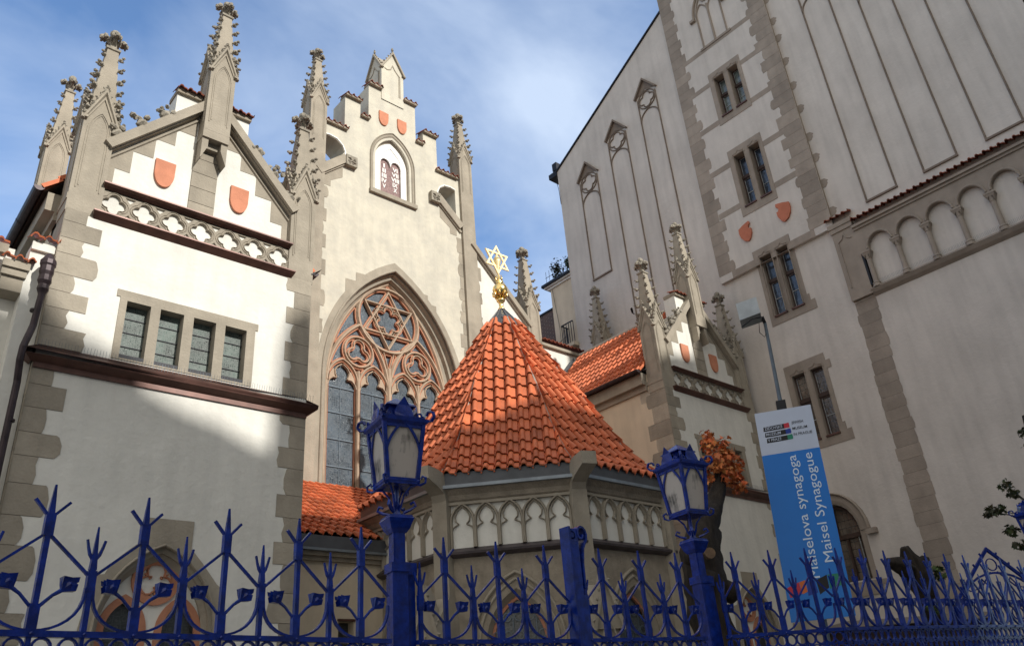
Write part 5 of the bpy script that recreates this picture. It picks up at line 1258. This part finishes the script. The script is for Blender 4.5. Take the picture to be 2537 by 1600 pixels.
def curved_right():
    pts = [(6.50, 4.47), (6.80, 4.24), (7.12, 4.00), (7.45, 3.87), (7.80, 3.80), (8.17, 3.73), (8.52, 3.66), (8.86, 3.58), (9.18, 3.52), (9.52, 3.48), (9.88, 3.43), (10.26, 3.38), (10.7, 3.33), (11.2, 3.27), (11.7, 3.21), (12.2, 3.15)]
    lab = ['blue iron fence panel between the second lamp post and the museum banner', 'blue iron fence panel crossing the foot of the museum banner', 'blue iron fence panel before the arched window, below the tree stump', 'blue iron fence panel in front of the pointed gate', 'blue iron fence panel beneath the lamp hidden among leaves']
    for q in range(5):
        a = pts[q*3]; b = pts[min(q*3+3, len(pts)-1)]
        fence_panel(a[0], a[1], b[0], b[1], 3, lab[q])
curved_right()
def wallbase():
    b = MB(U=(1, 0, 0), V=(0, 0, 1), N=(0, -1, 0))
    P = [(-0.9, 4.46), (3.3, 4.88), (4.95, 4.79), (6.4, 4.52), (7.12, 4.0), (8.17, 3.73), (12.3, 3.14)]
    for i in range(len(P)-1):
        (xa, ya), (xb, yb) = P[i], P[i+1]
        b.add([(xa, 0, -ya-.15+.3), (xb, 0, -yb+.15), (xb, .72, -yb+.15), (xa, .72, -ya+.15), (xa, .72, -ya-.15), (xb, .72, -yb-.15), (xa, 0, -ya-.15), (xb, 0, -yb-.15)], [(0, 1, 2, 3), (3, 2, 5, 4), (4, 5, 7, 6)])
    tag(obj('plinth_wall', b, 'stonedark'), 'low stone plinth under the blue street fence', 'wall')
wallbase()
def scroll_post():
    T = thing('fence_post', 'blue square post with a scrolled top between two fence panels', 'post', (4.955, 4.78, 0), world=False)
    b = MB(); b.box(-0.05, 0.035, 0, 3.085, -0.05, 0.05); b.box(-0.075, -0.051, 0, 3.10, -0.056, 0.056); b.box(0.034, 0.085, 0, 2.55, -0.046, 0.046)
    obj('post', b, 'blue', T)
    s = MB(); P = []
    for i in range(15):
        a = R(-60+30*i); r = 0.085-0.0045*i; P.append((0.075+r*math.cos(a)*0.85, 3.045+r*math.sin(a)*1.0))
    s.strip([(0.06, 2.60), (0.065, 2.80), (0.085, 2.93)]+P, 0.018, -0.055, 0.055)
    s.strip(circ(-0.03, 3.03, 0.03, 10), 0.012, -0.05, 0.05, closed=True)
    obj('scroll', s, 'blue', T)
scroll_post()

# ------------------------------------------------------------------ street lamps
def lamp(x, y, rz, label, first=None):
    if first:
        r = dup(first); r.location = (x, y, 0); r.rotation_euler = (0, 0, rz); r['label'] = label; return r
    T = thing('street_lamp', label, 'street lamp', (x, y, 0), 'blue lantern street lamps on the fence', rz, world=False)
    p = MB(); p.box(-0.046, 0.046, 0, 3.0, -0.046, 0.046)
    p.box(-0.060, 0.060, 0, 2.70, -0.060, 0.060); p.box(-0.072, 0.072, 2.68, 2.745, -0.072, 0.072); p.box(-0.036, 0.036, 2.745, 2.99, -0.053, 0.053)
    p.lathe((0, 0), [(0.055*1.41, 2.96), (0.075*1.41, 2.99), (0.088*1.41, 3.03), (0.10*1.41, 3.06), (0.093*1.41, 3.07), (0.09*1.41, 3.085), (0.02, 3.09)], 4, True)
    p.box(0.075, 0.125, 0, 2.72, -0.028, 0.028); p.box(0.071, 0.137, 2.66, 2.747, -0.04, 0.04)
    po = obj('post', p, 'blue', T)
    st = MB(); st.tube([(0, 3.08, 0), (0, 3.34, 0)], 0.018, 8); st.lathe((0, 0), [(0.035, 3.10), (0.02, 3.14), (0.03, 3.17), (0.018, 3.20)], 8)
    for k in range(4):
        a = R(45+90*k); c_, s_ = math.cos(a), math.sin(a)
        st.tube([(0.16*c_*t, v, 0.16*s_*t) for t, v in ((0.10, 3.12), (0.25, 3.17), (0.38, 3.24), (0.70, 3.30), (1.10, 3.31))], 0.009, 5)
        st.tube([(0.14*c_+q*c_, v, 0.14*s_+q*s_) for q, v in ((-0.08, 3.11), (-0.03, 3.125), (0.015, 3.15), (0.0, 3.18), (-0.03, 3.165))], 0.011, 5)
        st.tube([(0.20*c_+q*c_, v, 0.20*s_+q*s_) for q, v in ((-0.05, 3.315), (0.0, 3.30), (0.035, 3.315), (0.04, 3.35), (0.012, 3.365), (0.0, 3.345))], 0.011, 5)
    obj('scroll_bracket', st, 'blue', T)
    zb, zt, hb, ht = 3.328, 3.785, 0.119, 0.164
    f = MB(); c45 = 1.4142
    f.box(-hb-.012, hb+.012, zb-.02, zb+.008, -hb-.012, hb+.012)
    f.lathe((0, 0), [(c45*(ht-.005), zt-.03), (c45*(ht+.03), zt), (c45*(ht+.035), zt+.025), (c45*(ht+.01), zt+.035), (c45*(ht-.04), zt+.06), (0.1, zt+.075)], 4, True)
    for k in range(4):
        a = R(90*k); U = Vector((math.cos(a), math.sin(a), 0)); N = Vector((math.sin(a), -math.cos(a), 0))
        f.o = Vector((0, 0, 0)); f.U = U; f.N = N
        f.bar((-hb, zb, hb), (-ht, zt, ht), 0.030, 0.030)
        nrm = (ht-hb)/(zt-zb)
        def dz(v): return hb+(v-zb)*nrm
        # gothic arch bars on each face
        for s in (-1, 1):
            P = []
            for i in range(9):
                t = i/8; v = zb+0.20+(zt-zb-0.20)*t; hw = dz(v)
                u = s*((hb+.02)-(hb+.02)*0.92*(t**1.9)) if t > 0 else s*(dz(v)-0.0)
                P.append((u, v, dz(v)+0.004))
            for i in range(8): f.bar(P[i], P[i+1], 0.020, 0.010, (0, 0, 1))
        f.bar((-ht, zt-.03, dz(zt-.03)), (ht, zt-.03, dz(zt-.03)), 0.03, 0.012)
        f.bar((-hb, zb+.012, dz(zb)+.004), (hb, zb+.012, dz(zb)+.004), 0.025, 0.025)
        f.blob((-hb-.005, zb, hb+.005), 0.022)
    fo = obj('lantern_frame', f, 'blue', T)
    g = MB(); a_, b_ = hb-0.008, ht-0.008
    for k in range(4):
        a = R(90*k); g.U = Vector((math.cos(a), math.sin(a), 0)); g.N = Vector((math.sin(a), -math.cos(a), 0)); g.o = Vector((0, 0, 0))
        gg = MB(U=g.U, N=g.N); gg.add([(-a_, zb, a_), (a_, zb, a_), (b_, zt-.02, b_), (-b_, zt-.02, b_)], [(0, 1, 2, 3)]); obj('glass', gg, 'lampglass', fo)
    c = MB()
    for k in range(4):
        a = R(90*k); c.o = Vector((0, 0, 0)); c.U = Vector((math.cos(a), math.sin(a), 0)); c.N = Vector((math.sin(a), -math.cos(a), 0))
        z0 = zt+.02; d = ht+.018
        # large leaning petal in the middle, discs and corner curls
        P = [(-0.075, z0), (0.075, z0), (0.078, z0+.055), (0.050, z0+.115), (0.0, z0+.185), (-0.050, z0+.115), (-0.078, z0+.055)]
        n = len(P)
        def ld(v): t = (v-z0)/0.185; return d-0.03*math.sin(min(t, 1)*math.pi*0.75)*1.0+0.02*t
        c.add([(u, v, ld(v)+.003) for u, v in P]+[(u, v, ld(v)-.003) for u, v in P], [tuple(range(n)), tuple(range(2*n-1, n-1, -1))]+[(i, (i+1) % n, n+(i+1) % n, n+i) for i in range(n)])
        c.box(-ht, ht, z0-.01, z0+.022, d-.006, d+.002)
        for s in (-1, 1): c.strip(circ(s*0.125, z0+.032, 0.017, 10), 0.012, d-.006, d+.004, closed=True)
        e = ht*1.0
        Pq = [(-e+.01, z0+.0, d-.01), (-e-.03, z0-.005, d+.035), (-e-.052, z0+.03, d+.055), (-e-.045, z0+.07, d+.045), (-e-.015, z0+.075, d+.018), (-e-.005, z0+.045, d+.008)]
        for i in range(5): c.bar(Pq[i], Pq[i+1], 0.012, 0.022)
    obj('crown', c, 'blue', T)
    h = MB(); ch = 0.085
    for k in range(4):
        a = R(90*k); h.o = Vector((0, 0, 0)); h.U = Vector((math.cos(a), math.sin(a), 0)); h.N = Vector((math.sin(a), -math.cos(a), 0))
        h.plate([(-ch, 3.82), (ch, 3.82), (ch, 3.945), (-ch, 3.945)], [foil(0.0, 3.885, 3, 0.018, 0.016, math.pi/2, 4)], ch-.004, ch)
    h.o = Vector((0, 0, 0)); h.U = Vector((1, 0, 0)); h.N = Vector((0, -1, 0))
    h.lathe((0, 0), [(0.125*c45, 3.935), (0.122*c45, 3.945), (0.07*c45, 3.985), (0.015, 4.03)], 4, True)
    obj('vent_roof', h, 'blue', T)
    return T
LP1 = lamp(3.345, 5.0, R(-11), 'large blue lantern lamp in front of the great window, nearest of the lamps')
lamp(6.46, 4.62, R(-8), 'blue lantern lamp in front of the tree with orange leaves', LP1)
lamp(13.35, 3.62, R(-10), 'blue lantern lamp half hidden among green leaves', LP1)

# ------------------------------------------------------------------ gate with pointed head
def gate():
    a = Vector((13.97, 5.0, 0)); U = Vector((0.838, -0.545, 0)); N = Vector((-0.545, -0.838, 0))
    T = thing('iron_gate', 'blue iron gate with a pointed head and scrollwork rising behind the fence', 'gate', tuple(a))
    def F(): return MB(o=a, U=U, N=N)
    f = F(); f.strip([(-0.35, 2.80), (0.49, 3.60), (1.33, 2.80)], 0.045, -0.02, 0.02); f.strip([(-0.35, 1.0), (-0.35, 2.8)], 0.05, -0.025, 0.025); f.strip([(1.33, 1.0), (1.33, 2.8)], 0.05, -0.025, 0.025)
    f.box(-0.35, 1.33, 2.2, 2.24, -0.02, 0.02)
    for t in (0.15, 0.35, 0.55, 0.75, 0.92):
        for s in (-1, 1): f.bar((0.49+s*0.84*t, 3.60-0.8*t, 0), (0.49+s*(0.84*t+.025), 3.60-0.8*t+.06, 0), 0.022)
    obj('frame', f, 'blue', T)
    s = F(); s.strip(circ(0.49, 3.36, 0.09, 18), 0.015, -.01, .01, closed=True); s.strip(rarch(0.49, 2.45, 0.80, 16, k=0.98), 0.03, -.012, .012)
    for sg in (-1, 1):
        s.strip(arch(0.49+sg*0.25, 2.5, 0.24, 3.15, 8), 0.013, -.01, .01); s.strip(circ(0.49+sg*0.42, 2.72, 0.12, 14), 0.013, -.01, .01, closed=True); s.strip(circ(0.49+sg*0.18, 2.62, 0.10, 14), 0.013, -.01, .01, closed=True)
        s.strip([(0.49+sg*0.06, 3.25), (0.49+sg*0.3, 3.02), (0.49+sg*0.5, 2.98), (0.49+sg*0.62, 3.05)], 0.015, -.01, .01)
    obj('scrollwork', s, 'blue', T)
    b = F()
    for i in range(9): b.bar((-0.35+i*0.21, 1.0, 0), (-0.35+i*0.21, 2.95 if 0 < i < 8 else 2.8, 0), 0.022)
    obj('bars', b, 'blue', T)
gate()

# ------------------------------------------------------------------ banner on its mast
def banner():
    # leaning slightly like the real one
    base = Vector((10.907, 6.03, 0))
    U = Vector((0.53, -0.85, 0)).normalized(); N = Vector((-0.85, -0.53, 0)).normalized()
    Vv = Vector((0.091, 0.0, 1.0))
    T = thing('museum_banner', 'tall blue and pale grey museum banner sign with white vertical lettering', 'sign', tuple(base))
    o = base+Vector((0, 0, 0))+N*0.0
    def at(u, v, d=0): return o+U*u+Vv*v+N*d
    w2 = 0.437; z0, z1, zb = 2.66, 5.86, 5.14
    def quad(poly, d, m, name, parent=None, thick=0.0):
        b = MB(o=tuple(o), U=tuple(U), N=tuple(N), V=tuple(Vv)); b.plate(poly, (), d-thick, d, back=thick > 0); return obj(name, b, m, parent or T)
    pn = quad([(-w2, z0), (w2, z0), (w2, z1), (-w2, z1)], 0.0, 'signwhite', 'panel', None, 0.05)
    quad([(-w2, z0), (w2, z0), (w2, zb), (-w2, zb)], 0.003, 'signblue', 'blue_field', pn)
    W2 = 2*w2; L0 = -w2
    ends = ['sred', 'sblue', 'sgreen']
    for i in range(3):
        y = z1-0.285-i*0.098; b0 = L0+W2*(0.115+0.012*i)
        quad([(b0-.008, y-0.045), (b0+W2*0.36, y-0.040), (b0+W2*0.36, y+0.038), (b0, y+0.030)], 0.003, 'ink', 'logo_bar', pn)
        quad([(b0+W2*0.36, y-0.040), (b0+W2*0.45, y-0.038), (b0+W2*0.455, y-0.01), (b0+W2*0.45, y+0.045), (b0+W2*0.36, y+0.038)], 0.003, ends[i], 'logo_colour', pn)
    tl = []; te = []
    for i, s in enumerate(['\u017dIDOVSK\u00c9', 'MUZEUM', 'V PRAZE']):
        tl.append((s, L0+W2*(0.13+0.012*i), z1-0.285-i*0.098-0.026, 0.048 if i else 0.050, [W2*0.315, W2*0.255, W2*0.235][i], False))
    for i, s in enumerate(['JEWISH', 'MUSEUM', 'IN PRAGUE']):
        te.append((s, L0+W2*0.61, z1-0.255-i*0.098-0.02, 0.044, [W2*0.205, W2*0.255, W2*0.32][i], False))
    text_mesh(pn, tl, tuple(o), U, Vv, N, 'signwhite', 'lettering', 0.006, 0.003)
    text_mesh(pn, te, tuple(o), U, Vv, N, 'ink', 'lettering', 0.006, 0.003)
    tb = [('Maiselova synagoga', L0+W2*0.575, z0+0.56, 0.135, 1.86, True), ('Maisel Synagogue', L0+W2*0.85, z0+0.76, 0.135, 1.66, True)]
    text_mesh(pn, tb, tuple(o), U, Vv, N, 'lighttext', 'lettering', 0.007)
    y = z0+0.33
    quad([(L0+.05, y), (L0+.22, y+.04), (L0+.20, y+.20), (L0+.03, y+.14)], 0.005, 'sred', 'ornament', pn)
    quad([(L0+.225, y+.03), (L0+.30, y+.06), (L0+.29, y+.22), (L0+.205, y+.20)], 0.005, 'sorange', 'ornament', pn)
    quad([(L0+.30, y+.0), (L0+.44, y+.03), (L0+.42, y+.20), (L0+.31, y+.2)], 0.005, 'sblue', 'ornament', pn)
    quad([(L0+.46, y+.0), (L0+.60, y+.08), (L0+.60, y+.26), (L0+.44, y+.2)], 0.005, 'ink', 'ornament', pn)
    quad([(L0+.61, y+.06), (L0+.80, y+.10), (L0+.80, y+.26), (L0+.61, y+.26)], 0.005, 'sgreen', 'ornament', pn)
    def F(): return MB(o=tuple(o), U=tuple(U), N=tuple(N), V=tuple(Vv))
    m = F(); m.tube([(0, 0, -0.10), (0, 3, -0.10), (0, 6.0, -0.10), (0.0, 7.52, -0.10)], [0.05, 0.05, 0.035, 0.028], 10); m.box(-0.05, 0.05, 5.82, 6.0, -0.16, -0.03); m.tube([(-0.02, 6.0, -0.14), (-0.02, 7.4, -0.13)], 0.008, 5)
    ms = obj('mast', m, 'greymetal', T)
    k = F(); k.box(-0.075, 0.075, 5.865, 6.02, -0.155, 0.0); obj('clamp', k, 'dark', T)
    l = F()
    # floodlight housing tilted
    q = MB(o=tuple(at(-0.20, 7.56, -0.08)), U=tuple(U), N=tuple(N), V=(0, 0, 1))
    q.add([(-.19, -.06, -.06), (.17, .0, -.06), (.15, .05, .22), (-.21, -.02, .22), (-.19, .02, -.08), (.17, .08, -.08), (.15, .42, .10), (-.21, .36, .10)], [(0, 1, 2, 3), (0, 1, 5, 4), (4, 5, 6, 7), (3, 2, 6, 7), (0, 3, 7, 4), (1, 2, 6, 5)])
    fl = obj('floodlight', q, 'palegrey', T)
    b = F(); b.bar((0, 7.50, -0.10), (-0.03, 7.62, -0.06), 0.05); b.tube([(-0.40, 7.42, 0.10), (-0.2, 7.52, 0.14), (-0.02, 7.55, 0.08), (0, 7.52, -0.06)], 0.010, 5)
    b.tube([(-0.10, 7.48, 0), (-0.12, 7.3, 0.0), (-0.05, 7.22, -0.04), (-0.01, 7.3, -0.08)], 0.006, 5); obj('bracket', b, 'dark', fl)
banner()

# ------------------------------------------------------------------ trees and plants
LEAF = [(0, -1.0), (0.28, -0.55), (0.85, -0.75), (0.60, -0.15), (1.0, 0.30), (0.45, 0.28), (0.30, 0.62), (0, 1.15), (-0.30, 0.62), (-0.45, 0.28), (-1.0, 0.30), (-0.60, -0.15), (-0.85, -0.75), (-0.28, -0.55)]
def leaves(b, centre, rad, n, size, droop=0.3, hollow=0.4):
    for _ in range(n):
        v = Vector((random.gauss(0, 1), random.gauss(0, 1), random.gauss(0, 1))).normalized()*(hollow+(1-hollow)*random.random()**0.6)
        p = Vector(centre)+Vector((v.x*rad[0], v.y*rad[1], v.z*rad[2]))
        s = size*random.uniform(0.6, 1.25)
        nrm = (Vector((v.x, v.y, v.z*0.5+0.6))+Vector((random.gauss(0, .5), random.gauss(0, .5), random.gauss(0, .5)))).normalized()
        a = nrm.orthogonal().normalized(); a = (Matrix.Rotation(random.uniform(0, 6.28), 3, nrm) @ a); c = nrm.cross(a)
        base = len(b.v); fold = random.uniform(-0.25, 0.25)
        for (x, y) in LEAF: q = p+a*(x*s)+c*(y*s)+nrm*(abs(x)*fold*s-0.12*y*y*s); b.v.append(q)
        b.f.append(tuple(range(base, base+len(LEAF)))); b.t.append(random.uniform(-0.7, 0.9))
def trunk(path, rad, seg=18, rough=0.10):
    b = MB(); W_ = FY(0); pts = []; fs = []; n = len(path)
    # resample
    P = []; Rr = []
    for i in range(n-1):
        for k in range(6):
            t = k/6; P.append(Vector(path[i]).lerp(Vector(path[i+1]), t)); Rr.append(rad[i]+(rad[i+1]-rad[i])*t)
    P.append(Vector(path[-1])); Rr.append(rad[-1]); m = len(P)
    for i in range(m):
        t = (P[min(i+1, m-1)]-P[max(i-1, 0)]).normalized(); a = t.cross(Vector((0.1, 1, 0.05))).normalized(); c = t.cross(a)
        for k in range(seg):
            an = 2*math.pi*k/seg; d = a*math.cos(an)+c*math.sin(an); q = P[i]+d*Rr[i]
            f = 1+rough*(noise.noise(Vector((d.x*3, d.y*3, P[i].z*1.5)))*1.6+noise.noise(Vector((d.x*9, d.y*9, P[i].z*5)))*0.9)
            b.v.append(P[i]+d*Rr[i]*f)
    for i in range(m-1):
        for k in range(seg): b.f.append((i*seg+k, i*seg+(k+1) % seg, (i+1)*seg+(k+1) % seg, (i+1)*seg+k)); b.t.append(0)
    b.f.append(tuple((m-1)*seg+k for k in range(seg))); b.t.append(0)
    return b
def tree1():
    T = thing('pollard_tree', 'gnarled dark tree trunk with a tuft of orange maple leaves behind the second lamp', 'tree', (9.60, 6.7, 0))
    b = trunk([(9.55, 6.7, 0), (9.42, 6.6, 1.4), (9.22, 6.5, 2.3), (9.13, 6.5, 2.75), (9.12, 6.5, 3.1), (9.20, 6.5, 3.5), (9.42, 6.5, 3.95), (9.75, 6.5, 4.25), (9.98, 6.5, 4.55), (10.02, 6.5, 4.75)], [0.32, 0.27, 0.25, 0.26, 0.27, 0.27, 0.22, 0.13, 0.10, 0.05], rough=0.22)
    for c, r in (((8.80, 6.35, 3.42), 0.14), ((9.40, 6.30, 3.00), 0.16), ((8.98, 6.3, 3.15), 0.13)):
        for q in ICO[0]: pass
        s = len(b.v); b.v += [Vector(c)+Vector(q)*r for q in ICO[0]]; b.f += [tuple(s+i for i in f) for f in ICO[1]]; b.t += [0]*len(ICO[1])
    tr = obj('trunk', b, 'bark', T, smooth=True)
    c = MB(o=(8.93, 6.17, 3.44), U=(0.8, -0.6, 0), N=(-0.6, -0.8, 0)); c.plate(circ(0, 0, 0.07, 12), (), -0.05, 0.03); obj('cut_stub', c, 'cutwood', tr)
    br = MB()
    tips = [(9.80, 6.45, 5.16), (10.30, 6.5, 5.18), (10.50, 6.5, 4.88), (9.78, 6.4, 4.88), (10.1, 6.4, 4.98), (10.0, 6.6, 4.7), (10.42, 6.45, 4.62)]
    w = FY(0)
    for t in tips: w.tube([(10.0, 4.6, -6.5), ((10.0+t[0])/2, (4.6+t[2])/2, -6.5), (t[0], t[2], -t[1])], [0.03, 0.015, 0.006], 5)
    obj('branches', w, 'bark', T)
    l = MB()
    for t in tips: leaves(l, t, (0.15, 0.15, 0.20), 58, 0.046, hollow=0.1)
    leaves(l, (10.05, 6.45, 4.86), (0.34, 0.30, 0.26), 170, 0.045, hollow=0.2); leaves(l, (10.05, 6.4, 4.66), (0.16, 0.16, 0.16), 70, 0.04)
    obj('crown', l, 'leafred', T)
tree1()
def tree2():
    T = thing('pollard_stump', 'dark pollarded tree stump with two cut lobes and a green tuft behind the fence', 'tree', (14.0, 5.6, 0))
    b = trunk([(13.95, 5.7, 0), (13.85, 5.6, 1.6), (13.70, 5.55, 2.5), (13.45, 5.5, 3.05), (13.34, 5.5, 3.32), (13.26, 5.5, 3.52), (13.20, 5.5, 3.70)], [0.22, 0.17, 0.14, 0.16, 0.20, 0.15, 0.07], rough=0.3)
    w = trunk([(13.36, 5.5, 3.28), (13.0, 5.55, 3.42), (12.66, 5.6, 3.46)], [0.14, 0.12, 0.05], rough=0.35)
    s = len(b.v); b.v += w.v; b.f += [tuple(s+i for i in f) for f in w.f]; b.t += w.t
    w = trunk([(13.30, 5.5, 3.3), (13.50, 5.4, 3.45), (13.52, 5.35, 3.55)], [0.14, 0.12, 0.05], rough=0.35)
    s = len(b.v); b.v += w.v; b.f += [tuple(s+i for i in f) for f in w.f]; b.t += w.t
    tr = obj('trunk', b, 'bark', T, smooth=True)
    l = MB(); leaves(l, (13.78, 5.35, 3.30), (0.16, 0.12, 0.12), 50, 0.045); leaves(l, (13.2, 5.3, 2.75), (0.12, 0.12, 0.1), 25, 0.04); obj('foliage', l, 'leafgreen', T)
tree2()
def tree3():
    T = thing('leafy_tree', 'thin tree whose green leafy branches hang around the half-hidden lamp', 'tree', (14.6, 4.2, 0))
    b = trunk([(16.1, 4.2, 0), (16.0, 4.2, 2.0), (16.1, 4.1, 4.2), (16.4, 4.0, 6.0)], [0.16, 0.13, 0.10, 0.05]); tr = obj('trunk', b, 'bark', T, smooth=True)
    tips = [(13.02, 3.95, 3.90), (12.68, 3.95, 3.84), (13.6, 3.9, 4.32), (13.85, 3.9, 4.22), (13.25, 3.95, 3.62), (13.45, 3.95, 3.42), (13.75, 3.9, 3.35), (15.55, 3.9, 5.5), (15.5, 3.9, 5.2), (15.9, 3.9, 5.35), (14.3, 3.9, 4.1), (14.2, 4.0, 3.6)]
    w = FY(0)
    for t in tips:
        s0 = (16.08, 3.9 if t[2] < 4.8 else 4.9); w.tube([(s0[0], s0[1], -4.12), ((s0[0]+t[0])/2, (s0[1]+t[2])/2+0.06, -4.0), (t[0], t[2], -t[1])], [0.022, 0.012, 0.005], 5)
    obj('branches', w, 'bark', T)
    l = MB()
    for t in tips: leaves(l, t, (0.18, 0.12, 0.10), 34, 0.042, hollow=0.1)
    obj('crown', l, 'leafdark', T)
tree3()
def terrace_plants():
    X = 21.7
    for (y, z, n, m, lab, rad) in ((20.35, 19.25, 150, 'leafdark', 'dark purple-leaved shrub standing on the roof terrace', (0.35, 0.34, 0.62)), (19.62, 19.15, 190, 'leafgreen', 'green bushy shrub on the roof terrace beside the tall wall', (0.3, 0.28, 0.55)), (20.5, 18.72, 60, 'leafgreen', 'low green plant at the corner of the roof terrace', (0.3, 0.3, 0.12))):
        T = thing('terrace_shrub', lab, 'shrub', (X+0.4, y, 18.64), 'potted plants on the roof terrace')
        s = FY(0); s.lathe((X+0.4, -y), [(0.12, 18.62), (0.15, 18.8), (0.15, 18.82)], 10); s.tube([(X+.4, 18.7, -y), (X+.4, z+rad[2]*.6, -y)], 0.02, 5)
        for k in range(8): s.tube([(X+.4, z-rad[2]*.6+.1*k, -y), (X+.4+random.uniform(-.3, .3)*1, z+random.uniform(-.2, 1)*rad[2], -y+random.uniform(-1, 1)*rad[1])], 0.008, 4)
        obj('stem', s, 'bark', T); l = MB(); leaves(l, (X+0.4, y, z), rad, n, 0.06, hollow=0.1); obj('foliage', l, m, T)
terrace_plants()
def kiosk():
    b = MB(U=(0.838, -0.545, 0), N=(-0.545, -0.838, 0), o=(15.3, 6.6, 0)); b.box(-1.2, 1.6, 0, 2.75, -1, 0)
    T = thing('wooden_shed', 'low brown wooden shed behind the fence at the foot of the tall wall', 'shed', (15.3, 6.6, 0)); o = obj('wall', b, 'wood', T)
    b = MB(U=(0.838, -0.545, 0), N=(-0.545, -0.838, 0), o=(15.3, 6.6, 0)); b.box(-1.3, 1.7, 2.75, 2.85, -1.1, 0.12); obj('roof', b, 'nstone', T)
kiosk()

# ------------------------------------------------------------------ houses across the street (behind the camera) that cast the shade
def across():
    B = thing('street_house', 'plastered house across the street behind the viewer', 'building', (10, -13, 0))
    YO = -12.5; dy = 12.5-YO
    dx = dy*math.tan(R(SUN_AZ)); dz = dy/math.cos(R(SUN_AZ))*math.tan(R(SUN_EL))
    prof = [(-14, 9.4), (1.25, 9.4), (1.25, 8.3), (1.9, 8.2), (2.3, 7.7), (2.9, 7.45), (3.45, 7.3), (3.62, 6.9), (4.2, 6.66), (4.9, 6.5), (5.5, 6.25), (5.85, 6.2), (5.92, 7.2), (6.02, 8.9), (6.5, 9.2), (6.65, 8.0), (6.9, 7.0), (9.4, 6.9), (9.6, 6.6), (10.6, 6.9), (12.0, 6.6), (13.6, 7.0), (14.4, 8.4), (15.6, 9.2), (16.4, 10.2), (17.9, 10.9), (18.9, 11.05), (19.3, 12.0), (19.9, 12.6), (20.3, 13.8), (21.2, 14.8), (23, 15.4), (33, 15.6)]
    f = MB(o=(0, YO, 0), U=(1, 0, 0), N=(0, 1, 0))
    f.plate([(-14+dx, 0)]+[(u+dx, v+dz) for u, v in prof]+[(33+dx, 0)], (), -0.8, 0.0, back=True)
    obj('wall', f, 'render', B)
    r = MB(o=(0, YO, 0), U=(1, 0, 0), N=(0, 1, 0))
    for i in range(16):
        for k in range(6):
            u = -12+i*3.1; v = 1.5+k*3.4; r.box(u, u+1.2, v, v+1.9, 0, 0.03)
    pass
across()
